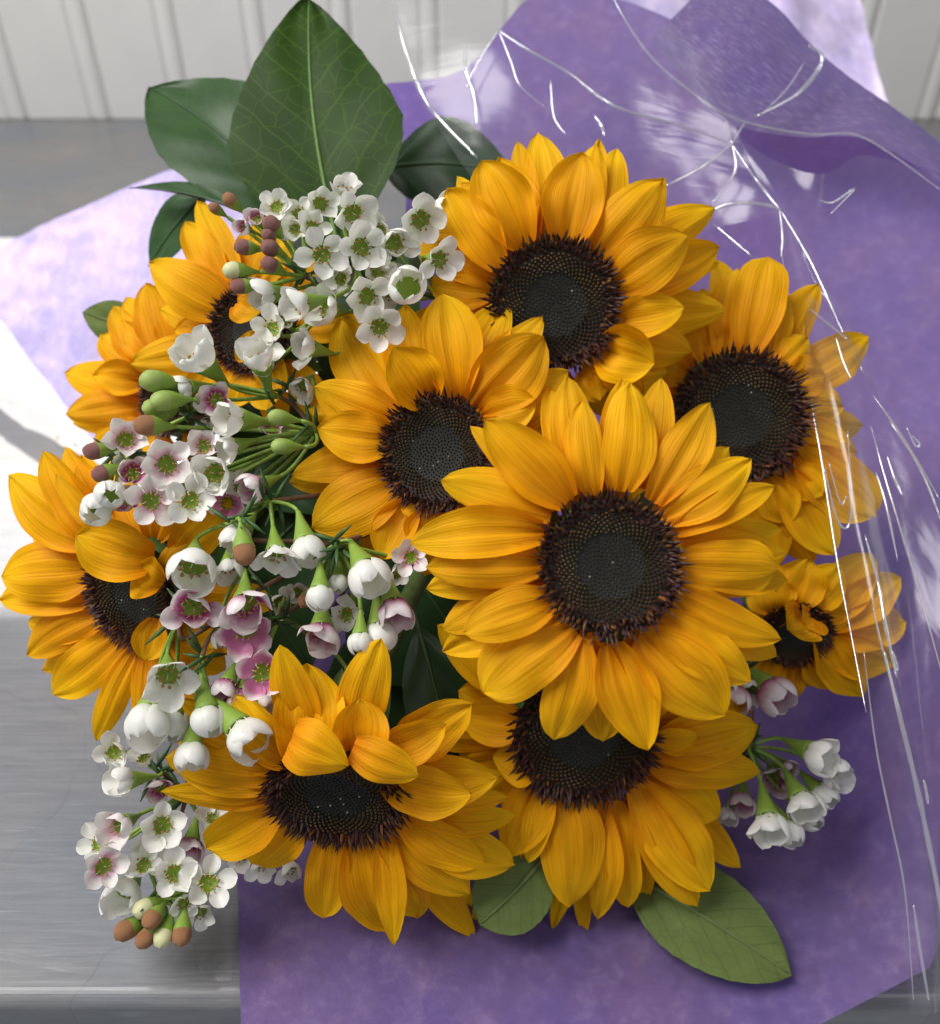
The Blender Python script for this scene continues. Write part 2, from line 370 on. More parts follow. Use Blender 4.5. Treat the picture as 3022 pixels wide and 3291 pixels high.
# wall: base panel + tongue-and-groove boards, window sill over it
wall = prism('wall', [(WALL_Y + .012, -0.05), (WALL_Y + .03, -0.05), (WALL_Y + .03, 0.245), (WALL_Y + .012, 0.245)], -1.3, 1.3, M['wall'])
wall['kind'] = 'structure'
BW = 0.0975
bp = [(0.0, .005), (0.0015, .002), (0.004, .0), (BW - .0235, .0), (BW - .020, .0022), (BW - .018, .0022), (BW - .015, .0), (BW - .009, -.0012), (BW - .004, .0), (BW - .0015, .002), (BW, .005)]
def board_mesh():
    vs, fs = [], []
    for z in (0.001, 0.245):
        for x, y in bp: vs.append(Vector((x, WALL_Y + y, z)))
    n = len(bp)
    for i in range(n - 1): fs.append((i, i + 1, n + i + 1, n + i))
    fs.append(tuple(range(n, 2 * n)))
    return vs, fs
bv, bf = board_mesh()
first = mesh_obj('wall_board', bv, bf, M['wall'], smooth=False)
x_ref = on_plane(250, 100, Vector((0, WALL_Y, 0)), Vector((0, 1, 0))).x + .012
for k in range(-5, 14):
    o = first if k == -5 else first.copy()
    if k != -5: COL.objects.link(o)
    o.location = (x_ref + (k - 1) * BW, 0, 0); o.parent = wall
sill = prism('window_sill', [(WALL_Y - .02, 0.2455), (WALL_Y + .06, 0.2455), (WALL_Y + .06, 0.262), (WALL_Y - .02, 0.262)], -1.3, 1.3, M['wall']); sill.parent = wall
cutoff = prism('beam_cutoff', [(WALL_Y, 0.645), (WALL_Y + .05, 0.645), (WALL_Y + .05, 1.5), (WALL_Y, 1.5)], -1.3, 1.3, M['wall']); cutoff.parent = wall  # unseen board added to cut off the near end of the sunbeam

# ------------------------------------------------------------------ tissue paper and film
def patch(name, rows, mat, nu=10, nv=8, amp=0.0015, freq=30.0, seed=0, zmin=0.003, pleat=None):
    """rows of 3-D control points -> smooth sheet with crumple"""
    from mathutils import noise as mn
    R = [catmull(r, nu) for r in rows]
    cols = [catmull([r[i] for r in R], nv) for i in range(len(R[0]))]
    nc, nr = len(cols), len(cols[0])
    vs = []; uvs = []
    for j in range(nr):
        for i in range(nc):
            p = cols[i][j].copy()
            a = cols[min(i + 1, nc - 1)][j] - cols[max(i - 1, 0)][j]; b = cols[i][min(j + 1, nr - 1)] - cols[i][max(j - 1, 0)]
            nn = a.cross(b)
            if nn.length > 1e-12: nn.normalize()
            q = p * freq + Vector((seed, seed * 2, 0))
            h = mn.noise(q) + 0.5 * abs(mn.noise(q * 2.3)) + .25 * mn.noise(q * 5)
            p += nn * (h * amp)
            if pleat: p += nn * (pleat[0] * math.sin(pleat[1] * i / nc * 2 * math.pi + 2 * mn.noise(q * .3)))
            if zmin is not None and p.z < zmin: p.z = zmin + 0.0008 * (1 + mn.noise(q * 1.7))
            vs.append(p); uvs.append((i / (nc - 1), j / (nr - 1)))
    fs = [(j * nc + i, j * nc + i + 1, (j + 1) * nc + i + 1, (j + 1) * nc + i) for j in range(nr - 1) for i in range(nc - 1)]
    return mesh_obj(name, vs, fs, mat, uvs)
def Z(x, y, z): return on_z(x, y, z)
wrap = thing('tissue_wrap', Z(1900, 3000, 0.003), 'purple tissue paper sheet spread behind and beneath the sunflowers', 'tissue paper')
main = patch('sheet', [
    [at(1240, 275, .50), at(1500, 215, .50), at(1760, -30, .51), at(2150, 60, .50), at(2450, 330, .48), at(2800, 430, .47), at(3150, 600, .46)],
    [at(1300, 700, .48), at(1600, 640, .49), at(1900, 600, .49), at(2200, 600, .485), at(2500, 680, .47), at(2800, 800, .46), at(3150, 950, .45)],
    [at(1100, 1300, .50), at(1500, 1300, .50), at(1800, 1350, .50), at(2150, 1350, .485), at(2480, 1400, .47), at(2800, 1450, .45), at(3200, 1500, .42)],
    [Z(900, 2100, .015), Z(1300, 2100, .015), Z(1650, 2100, .015), Z(2050, 2100, .015), Z(2400, 2100, .02), Z(2750, 2150, .05), Z(3250, 2150, .11)],
    [Z(768, 2560, .004), Z(1250, 2580, .004), Z(1650, 2600, .004), Z(2000, 2620, .004), Z(2350, 2650, .006), Z(2700, 2650, .02), Z(3200, 2650, .07)],
    [Z(766, 2950, .004), Z(1250, 2960, .004), Z(1650, 2980, .004), Z(2000, 2990, .004), Z(2320, 2990, .004), Z(2650, 2950, .008), Z(3100, 2850, .04)],
    [Z(775, 3340, .004), Z(1250, 3380, .004), Z(1650, 3400, .004), Z(2000, 3400, .004), Z(2320, 3380, .004), Z(2620, 3291, .006), Z(2990, 3110, .02)]],
    M['tissue'], 14, 14, 0.0022, 26, 3)
adopt(main, wrap)
flap = patch('folded_flap', [
    [at(2255, -40, .46), at(2440, -20, .46), at(2690, 215, .455), at(2880, 350, .45), at(3120, 520, .44)],
    [at(2190, 30, .445), at(2390, 150, .44), at(2630, 330, .44), at(2850, 410, .435), at(3120, 590, .43)],
    [at(2095, 125, .445), at(2320, 380, .44), at(2560, 440, .44), at(2800, 455, .435), at(3120, 650, .43)]],
    M['tissue_flap'], 14, 10, 0.0012, 40, 9)
adopt(flap, wrap)
back = patch('pleated_back', [
    [at(1960, -80, 0.680), at(2200, -80, 0.690), at(2450, -80, 0.700), at(2770, -60, 0.720)],
    [at(2050, 150, 0.670), at(2300, 150, 0.680), at(2560, 170, 0.690), at(2820, 170, 0.700)],
    [at(2150, 480, 0.660), at(2400, 480, 0.660), at(2650, 480, 0.660), at(2890, 380, 0.670)]],
    M['tissue_sunlit'], 16, 8, 0.003, 14, 21, pleat=(0.006, 2.5))
adopt(back, wrap)
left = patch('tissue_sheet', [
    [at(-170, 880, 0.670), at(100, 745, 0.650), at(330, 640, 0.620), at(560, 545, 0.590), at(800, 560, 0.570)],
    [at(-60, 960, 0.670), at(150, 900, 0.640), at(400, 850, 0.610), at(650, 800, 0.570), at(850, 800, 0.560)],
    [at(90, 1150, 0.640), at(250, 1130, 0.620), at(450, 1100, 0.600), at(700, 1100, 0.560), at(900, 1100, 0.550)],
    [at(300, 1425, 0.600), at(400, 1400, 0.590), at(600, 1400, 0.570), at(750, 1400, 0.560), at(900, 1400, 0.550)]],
    M['tissue_sunlit'], 12, 12, 0.0022, 30, 5)
left['label'] = 'lavender tissue sheet corner with sun glow put into its colour beside the left green leaf'; left['category'] = 'tissue paper'

film = thing('cellophane_wrap', at(2750, 2200, .33), 'clear glossy cellophane wrapper with creases over the purple tissue', 'cellophane')
fs1 = patch('film_sheet', [
    [at(1250, -60, .47), at(1600, -60, .46), at(1950, -60, .45), at(2150, 60, .44), at(2350, 330, .425)],
    [at(1310, 215, .455), at(1620, 150, .44), at(1950, 250, .44), at(2200, 330, .43), at(2370, 420, .42)],
    [at(1420, 430, .44), at(1700, 420, .435), at(2000, 480, .435), at(2250, 520, .425), at(2440, 560, .415)],
    [at(1620, 720, .42), at(1850, 760, .42), at(2100, 760, .42), at(2350, 720, .415), at(2510, 680, .40)]],
    M['film'], 10, 8, 0.0016, 24, 14)
adopt(fs1, film)
def Dp(x, y, d): return at(*px('D', x, y), d)
def Vp(x, y, d): return at(*px('V', x, y), d)
fs3 = patch('film_sheet', [
    [Z(-120, 1130, .02), Z(120, 1180, .018), Z(350, 1300, .02), Z(600, 1450, .03)],
    [Z(-150, 1600, .012), Z(150, 1600, .008), Z(450, 1650, .012), Z(750, 1700, .02)],
    [Z(-150, 2200, .007), Z(150, 2250, .006), Z(500, 2250, .007), Z(780, 2250, .012)],
    [Z(-150, 2750, .006), Z(200, 2760, .006), Z(550, 2760, .007), Z(745, 2750, .008)],
    [Z(-150, 3060, .006), Z(200, 3120, .006), Z(550, 3150, .006), Z(745, 3150, .006)]],
    M['film_flat'], 10, 8, 0.0010, 16, 51, zmin=.0055)
adopt(fs3, film)
fs2 = patch('film_sheet', [
    [at(2370, 440, .415), at(2500, 520, .41), at(2650, 560, .40), at(2800, 500, .41), at(3150, 620, .40)],
    [Dp(655, -60, .40), Dp(720, -40, .39), Dp(820, 100, .395), Dp(1000, 150, .39), Dp(1500, 200, .38)],
    [Dp(760, 520, .36), Dp(870, 500, .352), Dp(960, 420, .366), Dp(1100, 620, .36), Dp(1520, 700, .35)],
    [Dp(830, 880, .345), Dp(960, 880, .335), Dp(1040, 760, .352), Dp(1220, 900, .345), Dp(1530, 1200, .33)],
    [Dp(905, 1330, .33), Dp(1040, 1330, .32), Dp(1130, 1300, .335), Dp(1280, 1400, .33), Dp(1540, 1600, .315)],
    [Dp(1000, 1850, .318), Dp(1150, 1850, .307), Dp(1230, 1800, .322), Dp(1380, 1830, .315), Dp(1560, 2000, .30)],
    [Vp(1190, 980, .309), Vp(1390, 980, .298), Vp(1440, 960, .314), Vp(1560, 1000, .305), Vp(1800, 1100, .295)],
    [Vp(1330, 2120, .305), Vp(1450, 2120, .297), Vp(1530, 2060, .31), Vp(1640, 2000, .30), Vp(1800, 2000, .29)]],
    M['film'], 8, 8, 0.0012, 40, 33)
adopt(fs2, film)
def crease(c, pts, dep, r=0.0006, taper=True):
    d0, d1 = dep
    n = len(pts)
    P = [at(*px(c, x, y), d0 + (d1 - d0) * i / max(1, n - 1)) for i, (x, y) in enumerate(pts)]
    Q = catmull(P, 6) if n > 2 else [P[0].lerp(P[1], k / 8) for k in range(9)]
    m = len(Q)
    rr = [r * (0.25 + 0.75 * math.sin(math.pi * min(.98, max(.02, i / (m - 1)))) ** .6 * random.uniform(.7, 1.15)) for i in range(m)]
    vs, fs = tube_data(Q, rr, 6)
    o = mesh_obj('crease', vs, fs, M['film_crease']); adopt(o, film)
for c, pts, dep, r in [
    ('T', [(60, -20), (75, 60), (115, 200), (165, 320), (225, 400), (340, 515)], (.465, .43), .0011),
    ('T', [(410, 100), (500, 160), (640, 240), (730, 310), (820, 360), (1000, 410), (1170, 470)], (.435, .415), .0008),
    ('T', [(410, 100), (370, 160), (330, 230), (300, 290)], (.435, .435), .0006),
    ('T', [(410, 100), (450, 200), (480, 280), (560, 350)], (.435, .43), .0005),
    ('T', [(300, 150), (300, 230), (330, 310), (340, 410)], (.44, .43), .0010),
    ('T', [(580, 260), (590, 380), (630, 440)], (.43, .425), .0005),
    ('T', [(720, 375), (745, 410), (755, 445)], (.43, .425), .0009),
    ('T', [(1170, 470), (1080, 540), (950, 610)], (.412, .41), .0009),
    ('T', [(1170, 470), (1180, 560), (1100, 670)], (.412, .41), .0007),
    ('T', [(1170, 470), (1230, 560), (1290, 640), (1325, 680)], (.412, .402), .0007),
    ('T', [(1095, 690), (1170, 665), (1250, 665), (1325, 680)], (.41, .402), .0010),
    ('T', [(1170, 470), (1150, 390)], (.412, .42), .0007), ('T', [(1170, 470), (1215, 395)], (.412, .42), .0006),
    ('T', [(1325, 680), (1335, 770), (1330, 840)], (.402, .40), .0006),
    ('T', [(780, -10), (850, 110), (930, 210), (1050, 310), (1160, 380), (1300, 420), (1440, 440), (1600, 450), (1850, 620)], (.438, .424), .0007),
    ('T', [(1250, 380), (1380, 310), (1450, 230), (1462, 180), (1420, 150)], (.43, .43), .0012),
    ('T', [(1260, 380), (1350, 290), (1405, 205)], (.43, .43), .0005),
    ('T', [(1325, 680), (1430, 860), (1530, 1080), (1600, 1217)], (.40, .37), .0006),
    ('T', [(1460, 655), (1500, 660), (1570, 615), (1490, 700)], (.385, .385), .0006),
    ('T', [(1110, 730), (1240, 840)], (.41, .40), .0005),
    ('D', [(660, 0), (700, 230), (760, 520), (830, 880), (900, 1330), (960, 1650), (1030, 2013)], (.398, .312), .0005),
    ('D', [(1025, 1250), (1080, 1450), (1110, 1620), (1160, 1860)], (.32, .306), .0009),
    ('D', [(1060, 1560), (1090, 1700), (1130, 1850), (1165, 2013)], (.313, .304), .0005),
    ('D', [(1070, 980), (1110, 1100), (1165, 1360)], (.333, .322), .0006),
    ('D', [(1060, 650), (1200, 850), (1347, 1100)], (.35, .335), .0005),
    ('D', [(1130, 760), (1260, 960), (1360, 1210)], (.345, .33), .0006),
    ('D', [(750, 250), (850, 330), (950, 410)], (.37, .362), .0005),
    ('D', [(850, 960), (900, 1170), (945, 1220), (965, 1130), (950, 800)], (.337, .336), .0006),  # U-shaped reflection on the film, laid as a thin tube among the creases
    ('D', [(870, 940), (910, 1090), (930, 1115), (945, 1080)], (.337, .336), .0004),
    ('D', [(1120, 910), (1150, 1000), (1185, 1080)], (.335, .33), .0008),
    ('D', [(1050, 780), (1110, 1000), (1230, 1400), (1360, 1860)], (.345, .312), .0005),
    ('D', [(900, 400), (930, 500), (965, 580)], (.355, .35), .0006),
    ('D', [(1205, 790), (1240, 865), (1260, 860), (1230, 825)], (.34, .34), .0005),
    ('V', [(1170, 0), (1240, 300), (1350, 750), (1430, 1130), (1495, 1460), (1530, 1700)], (.304, .295), .0010),
    ('V', [(1215, 0), (1235, 70), (1245, 115)], (.303, .303), .0010),
    ('V', [(1340, 1480), (1380, 1750), (1430, 2040)], (.297, .295), .0006),
    ('V', [(1400, 750), (1415, 820), (1425, 890)], (.301, .30), .0006),
    ('V', [(1050, 0), (1120, 550), (1200, 950), (1290, 1400), (1340, 2040)], (.31, .303), .0004)]:
    crease(c, pts, dep, r)

# ------------------------------------------------------------------ sunflowers
def prof_w(t, base, tm, sharp):
    if t < tm: return base + (1 - base) * math.sin(math.pi / 2 * t / tm) ** 0.9
    q = (t - tm) / (1 - tm)
    return max(0.0, (1 - q ** sharp)) ** 0.72
def petal_mesh(B, T, Nn, w, bow, cup, twist, seed, mat, base=0.32, tm=0.42, sharp=2.0, hook=0.0, nu=10, nv=16, name='petal'):
    rnd = random.Random(seed)
    D = T - B; L = D.length; d = D / L
    n0 = Nn - d * Nn.dot(d)
    if n0.length < 1e-4: n0 = Uv - d * Uv.dot(d)
    n0.normalize(); s0 = d.cross(n0)
    ph = rnd.uniform(0, 6.28); fq = rnd.uniform(1.0, 2.2); wa = rnd.uniform(0.03, 0.10); gr = rnd.uniform(.030, .062); side = rnd.uniform(-.05, .05)
    vs, uvs, fs = [], [], []
    for j in range(nv + 1):
        t = j / nv
        tw = twist * (t - .2)
        S = s0 * math.cos(tw) + n0 * math.sin(tw); Nt = n0 * math.cos(tw) - s0 * math.sin(tw)
        c = B + D * t + n0 * (L * (bow * math.sin(math.pi * t ** 0.85) + hook * (t ** 3 - t))) + s0 * (L * side * math.sin(math.pi * t))
        hw = 0.5 * w * prof_w(t, base, tm, sharp)
        cp = cup + 0.55 * (1 - t) ** 4 + 0.12 * max(0, t - .7) / .3
        for i in range(nu + 1):
            s = -1 + 2 * i / nu
            h = cp * hw * (s * s - 0.3)
            g = -gr * w * math.cos(3 * math.pi * s) * (1 - abs(s) ** 4) * (0.5 + 0.5 * (1 - t)) * min(1, (1 - t) * 4)
            e = wa * w * math.sin(6.28 * fq * t + ph + (1.5 if s > 0 else 0)) * abs(s) ** 2.5 * math.sin(math.pi * t)
            lf = mnoise.noise(Vector((s * 1.6, t * 2.6, seed * 1.37))) * .085 * w * (.35 + .65 * t)
            vs.append(c + S * (hw * s * (1 - .15 * abs(cp))) + Nt * (h + g + e + lf))
            uvs.append((0.5 + 0.5 * s, t))
    k = nu + 1
    for j in range(nv):
        for i in range(nu): fs.append((j * k + i, j * k + i + 1, (j + 1) * k + i + 1, (j + 1) * k + i))
    return mesh_obj(name, vs, fs, mat, uvs)

def disc_data(R, seed, n=900):
    rnd = random.Random(seed)
    vs, fs, cs = [], [], []
    def zprof(q):   # shallow bowl, rounded shoulder
        return R * (0.02 + 0.13 * q ** 2.2 - (0.9 * (q - .88) ** 1.3 if q > .88 else 0))
    # base plate
    bv, bf = [Vector((0, 0, zprof(0)))], []
    rings = 10; seg = 40
    for a in range(1, rings + 1):
        q = 1.0 * a / rings
        for k in range(seg):
            th = 2 * math.pi * k / seg
            bv.append(Vector((R * q * math.cos(th), R * q * math.sin(th), zprof(q))))
    for k in range(seg): bf.append((0, 1 + k, 1 + (k + 1) % seg))
    for a in range(rings - 1):
        for k in range(seg):
            k2 = (k + 1) % seg
            bf.append((1 + a * seg + k, 1 + (a + 1) * seg + k, 1 + (a + 1) * seg + k2, 1 + a * seg + k2))
    GA = math.pi * (3 - math.sqrt(5))
    for k in range(1, n):
        q = math.sqrt(k / n) * 1.03 + (rnd.uniform(-.02, .02) if k > .6 * n else rnd.uniform(-.004, .004))
        th = k * GA
        rx, ry = math.cos(th), math.sin(th)
        base = Vector((R * q * rx, R * q * ry, zprof(q)))
        rad = Vector((rx, ry, 0)); tan = Vector((-ry, rx, 0))
        if q < 0.50:
            w = R * 0.019; h = R * rnd.uniform(.022, .04); lean = 0.1
            b = 0.75 + .5 * rnd.random()
            b *= .55 + .9 * q; cb = (0.009 * b, 0.011 * b, 0.008 * b); ct = (0.024 * b, 0.031 * b, 0.020 * b)
            if rnd.random() < .015: ct = (.25, .25, .22)
        elif q < 0.80:
            w = R * 0.027; h = R * rnd.uniform(.045, .075); lean = -0.25
            b = 0.7 + .6 * rnd.random(); f = (q - .5) / .3
            b *= .75 + .5 * mnoise.noise(Vector((rx * q * 2, ry * q * 2, seed))); cb = (0.020 + .012 * f, 0.014, 0.006); ct = (0.060 * b + .04 * f * b, 0.045 * b, 0.014 * b)
        else:
            w = R * 0.025; h = R * rnd.uniform(.08, .22); lean = rnd.uniform(-.3, .8) + (q - .8) * 3.4
            b = 0.6 + .8 * rnd.random()
            cb = (0.045 * b, 0.013 * b, 0.007 * b); ct = (0.030 * b, 0.007 * b, 0.009 * b)
            if rnd.random() < .16: cb = (0.16 * b, 0.06 * b, 0.010 * b)
        tl = rnd.uniform(-.25, .25) * (1.8 if q > .8 else .6)
        ax = (Vector((0, 0, 1)) + rad * lean + tan * tl).normalized()
        o = len(vs)
        mid = base + ax * (h * .55); tip = base + ax * h + rad * (h * .2 * lean)
        for dx, dy in ((1, 0), (0, 1), (-1, 0), (0, -1)):
            vs.append(base + rad * (dx * w) + tan * (dy * w)); cs.append(cb)
        for dx, dy in ((1, 0), (0, 1), (-1, 0), (0, -1)):
            vs.append(mid + rad * (dx * w * .95) + tan * (dy * w * .95)); cs.append(ct if q < .8 else cb)
        vs.append(tip); cs.append(ct)
        for a in range(4):
            a2 = (a + 1) % 4
            fs.append((o + a, o + a2, o + 4 + a2, o + 4 + a)); fs.append((o + 4 + a, o + 4 + a2, o + 8))
    return bv, bf, vs, fs, cs
STEM_END = at(2350, 60, .86)
def sunflower(label, crop, cxy, depth, Rpx, f, petals, kslope, seed, fill=14, fillL=1.75, stem_mid=None):
    rnd = random.Random(seed)
    nx, ny = px(crop, *cxy)
    C = at(nx, ny, depth)
    n = facing(C, f)
    R = Rpx / CROPS[crop][2] * depth / FPX
    v = (C0 - C).normalized()
    xa = (Rv - n * Rv.dot(n)).normalized(); ya = n.cross(xa)
    root = thing('sunflower', C, label, 'sunflower', 'sunflowers in the bouquet')
    mw = Matrix(((xa.x, ya.x, n.x, C.x), (xa.y, ya.y, n.y, C.y), (xa.z, ya.z, n.z, C.z), (0, 0, 0, 1)))
    bv, bf, vs, fs, cs = disc_data(R, seed)
    d = mesh_obj('seed_disc', [mw @ p for p in bv], bf, M['disc'], cols=[(0.012, 0.009, 0.006)] * len(bv)); adopt(d, root)
    fl = mesh_obj('disc_florets', [mw @ p for p in vs], fs, M['disc'], cols=cs, smooth=False); fl['kind'] = 'stuff'; adopt(fl, d)
    # green back with bracts
    hv, hf = [], []
    for a, (q, z) in enumerate([(.97, -.12), (1.06, -.27), (.95, -.44), (.55, -.6), (.2, -.75)]):
        for k in range(20):
            th = 2 * math.pi * k / 20; hv.append(mw @ Vector((R * q * math.cos(th), R * q * math.sin(th), R * z)))
    for a in range(4):
        for k in range(20): hf.append((a * 20 + k, a * 20 + (k + 1) % 20, (a + 1) * 20 + (k + 1) % 20, (a + 1) * 20 + k))
    adopt(mesh_obj('flower_base', hv, hf, M['bract']), root)
    for k in range(12):
        th = 2 * math.pi * (k + rnd.uniform(-.25, .25)) / 12
        rd = Vector((math.cos(th), math.sin(th), 0))
        B = mw @ (rd * R * 1.02 + Vector((0, 0, -.32 * R))); T = mw @ (rd * R * rnd.uniform(1.45, 1.7) + Vector((0, 0, -R * rnd.uniform(.85, 1.2))))
        adopt(petal_mesh(B, T, n, R * .5, .05, .1, rnd.uniform(-.3, .3), seed * 100 + k, M['bract'], .9, .25, 1.3, nu=4, nv=7, name='bract'), root)
    # stem
    S0 = C - n * (R * .7)
    if stem_mid is None: stem_mid = S0 - n * 0.07
    pts = bez(S0, S0 - n * .05, stem_mid.lerp(STEM_END, .3), STEM_END + Vector((rnd.uniform(-.02, .02), 0, rnd.uniform(-.02, .02))), 14)
    vs, fs = tube_data(pts, [0.0052] + [0.0042] * 14, 9)
    adopt(mesh_obj('stem', vs, fs, M['stem']), root)
    ns2 = Vector((f[0], f[1])); 
    # ray petals measured in the photograph: (base x, base y, tip x, tip y, width, options)
    sc = CROPS[crop][2]
    for i, pt in enumerate(petals):
        bx, by, tx, ty, w = pt[:5]; op = pt[5] if len(pt) > 5 else {}
        lay = op.get('lay', 0)
        b2 = px(crop, bx, by); t2 = px(crop, tx, ty)
        base_h = (-.10 if lay == 0 else -.24) * R
        if op.get('dep') is not None:
            B = at(b2[0], b2[1], depth + op['dep'])
        else:
            B = on_plane(b2[0], b2[1], C + n * base_h, n)
            rb = B - C; pr = rb - n * rb.dot(n)
            if pr.length > 1.9 * R or (B - C).length > 2.2 * R: B = C + pr.normalized() * R * 1.05 + n * base_h
        dB = (B - C0).dot(Fv)
        app = math.hypot(t2[0] - b2[0], t2[1] - b2[1]) * dB / FPX
        dr = Vector((t2[0] - b2[0], b2[1] - t2[1])).normalized()
        k = op.get('k', (0.02 if lay == 0 else 0.20) + kslope * dr.dot(ns2) + rnd.uniform(-.06, .06))
        T = at(t2[0], t2[1], dB + app * k)
        fn = (n * .55 + v * .75).normalized()
        nm = facing(C, op['n']) if 'n' in op else fn
        wm = w / sc * dB / FPX
        bow = op.get('bow', rnd.uniform(.04, .12)); cup = op.get('cup', rnd.uniform(-.3, .38)); tw = op.get('tw', rnd.uniform(-.45, .45))
        o = petal_mesh(B, T, nm, wm * 1.13, bow, cup, tw, seed * 1000 + i, M['petal'], op.get('base', .46), op.get('tm', rnd.uniform(.38, .52)), op.get('sharp', rnd.uniform(1.6, 2.4)), op.get('hook', rnd.uniform(-.06, .10)))
        adopt(o, root)
    # inner ring of further petals behind, where no measured one stands
    for k in range(fill):
        th = 2 * math.pi * (k + rnd.uniform(-.3, .3)) / fill
        rd = Vector((math.cos(th), math.sin(th), 0))
        B = mw @ (rd * R * .98 + Vector((0, 0, -.28 * R)))
        T = mw @ (rd * R * (1 + fillL * rnd.uniform(.72, .95)) + Vector((0, 0, -R * rnd.uniform(.5, .9))))
        o = petal_mesh(B, T, (n * .7 + v * .3), R * rnd.uniform(.62, .85), rnd.uniform(.03, .1), rnd.uniform(-.2, .2), rnd.uniform(-.3, .3), seed * 1000 + 500 + k, M['petal'])
        adopt(o, root)
    return root
B1 = {'lay': 1}
def L1(**k): d = {'lay': 1}; d.update(k); return d
PA = [(560, 720, 505, 115, 150, B1), (650, 720, 625, 65, 270, B1), (880, 760, 985, 95, 160, B1), (930, 780, 1090, 155, 220, B1), (1000, 830, 1375, 330, 190, B1),
      (1050, 900, 1672, 505, 270, L1(k=.15)), (1080, 1000, 1697, 740, 270, L1(k=.1)), (1090, 1090, 1735, 1110, 270, L1(k=.15)), (1060, 1250, 1530, 1355, 260, L1(k=.1)),
      (440, 820, 140, 320, 200, B1), (380, 920, 70, 690, 270, B1), (360, 1010, -20, 960, 240, B1), (1000, 1400, 1390, 1480, 190, B1), (370, 1150, 10, 1250, 240, B1), (1060, 960, 1700, 830, 240, L1(k=.35)),
      (540, 740, 290, 228, 340, {'k': -.12, 'bow': .12}), (790, 745, 890, 178, 350, {'k': -.1, 'cup': .35, 'bow': .1}), (960, 820, 1358, 345, 340, {'k': -.2, 'bow': .14}),
      (1060, 970, 1507, 672, 330, {'k': -.3, 'bow': .18}), (1060, 1175, 1490, 1095, 240, {'k': -.25, 'bow': .15}), (990, 1340, 1312, 1428, 330, {'k': -.35, 'cup': .6, 'bow': .22, 'sharp': 3}),
      (400, 860, 82, 395, 270, {'k': -.02}), (880, 1455, 985, 1500, 110, {'k': -.3}), (800, 1470, 640, 1510, 150, {'k': -.1}), (900, 1460, 990, 1650, 200), (1000, 1440, 1250, 1600, 190), (600, 1460, 520, 1640, 220, B1)]
PB = [(830, 660, 735, 85, 270, B1), (1060, 650, 1342, 55, 270, B1), (1130, 710, 1555, 160, 250, B1), (1190, 770, 1707, 478, 230, B1), (710, 740, 350, 160, 390, B1), (690, 800, 92, 660, 210, B1),
      (650, 1050, 50, 1140, 210, B1), (750, 1280, 480, 1560, 160, B1), (1050, 628, 955, 25, 350, {'cup': .25, 'k': -.05}), (1150, 700, 1563, 275, 370, {'k': -.05, 'cup': .1}),
      (1195, 750, 1517, 655, 260, {'k': -.2, 'bow': .15}), (870, 650, 665, 340, 310, {'k': -.5, 'bow': .2, 'cup': .6, 'sharp': 3.2}), (700, 780, 203, 570, 290, {'k': .02}),
      (680, 880, 217, 815, 280, {'k': -.1, 'bow': .15}), (645, 1020, 68, 1090, 220), (700, 1130, 188, 1405, 340, {'k': 0.0, 'bow': .12}), (780, 1255, 600, 1590, 250, {'k': -.1, 'cup': .4}),
      (900, 1300, 840, 1560, 240), (1000, 1310, 1010, 1600, 240), (1100, 1250, 1200, 1560, 240), (740, 1250, 830, 1330, 110, {'k': -.4, 'bow': .2}), (1180, 1150, 1500, 1350, 240), (640, 1100, 250, 1250, 200, B1)]
PC = [(760, 668, 810, 252, 120, B1), (700, 690, 605, 243, 160, L1(k=.05)), (890, 660, 955, 247, 140, B1), (1000, 830, 1420, 900, 120, B1), (1010, 960, 1424, 1000, 130, B1), (1000, 1090, 1383, 1282, 130, B1),
      (720, 1230, 740, 1595, 190, B1), (560, 1110, 138, 1262, 170, B1), (520, 980, 78, 1030, 150, B1), (640, 700, 538, 285, 150, B1), (1000, 840, 1400, 810, 120, B1), (560, 740, 245, 425, 120, B1), (860, 1225, 960, 1500, 160, B1), (520, 1010, 140, 1180, 160, B1),
      (805, 670, 835, 266, 185, {'sharp': 2.6}), (925, 710, 1135, 338, 165, {'sharp': 1.6}), (965, 770, 1288, 548, 175, {'sharp': 1.7}), (1005, 820, 1376, 648, 120),
      (1008, 945, 1385, 955, 205, {'sharp': 4, 'cup': -.2}), (1010, 1050, 1401, 1218, 150, {'sharp': 1.4}), (960, 1135, 1287, 1376, 185), (880, 1200, 1193, 1502, 250, {'sharp': 1.8}),
      (770, 1235, 905, 1630, 220, {'sharp': 1.5}), (650, 1205, 555, 1592, 180, {'sharp': 3}), (625, 1165, 290, 1415, 240, {'sharp': 3.2, 'cup': -.2}), (552, 1070, 215, 1195, 170, {'k': -.15, 'bow': .16}),
      (520, 940, 78, 950, 160, {'sharp': 2.5}), (520, 820, 18, 860, 180, {'k': .0}), (550, 750, 132, 628, 165, {'k': -.05}), (610, 710, 300, 400, 200, {'k': -.05}), (700, 685, 660, 330, 130, {'k': .05})]
PD = [(510, 480, 610, 55, 205, {'sharp': 4.5}), (420, 500, 475, 105, 180, B1), (600, 510, 690, 215, 150), (350, 520, 330, 190, 170, B1), (650, 540, 780, 400, 140), (690, 590, 850, 560, 170), (730, 700, 930, 700, 180),
      (740, 800, 985, 900, 200), (745, 900, 1070, 1170, 240, {'sharp': 3.5}), (690, 985, 893, 1335, 190), (620, 1020, 802, 1370, 200, L1()), (560, 1020, 640, 1400, 190, B1), (640, 560, 745, 310, 120, B1), (270, 560, 90, 480, 190, B1), (230, 700, -20, 700, 200, B1),
      (700, 960, 840, 1080, 150, {'k': -.1}), (600, 1010, 700, 1200, 170), (600, 520, 600, 300, 130, B1)]
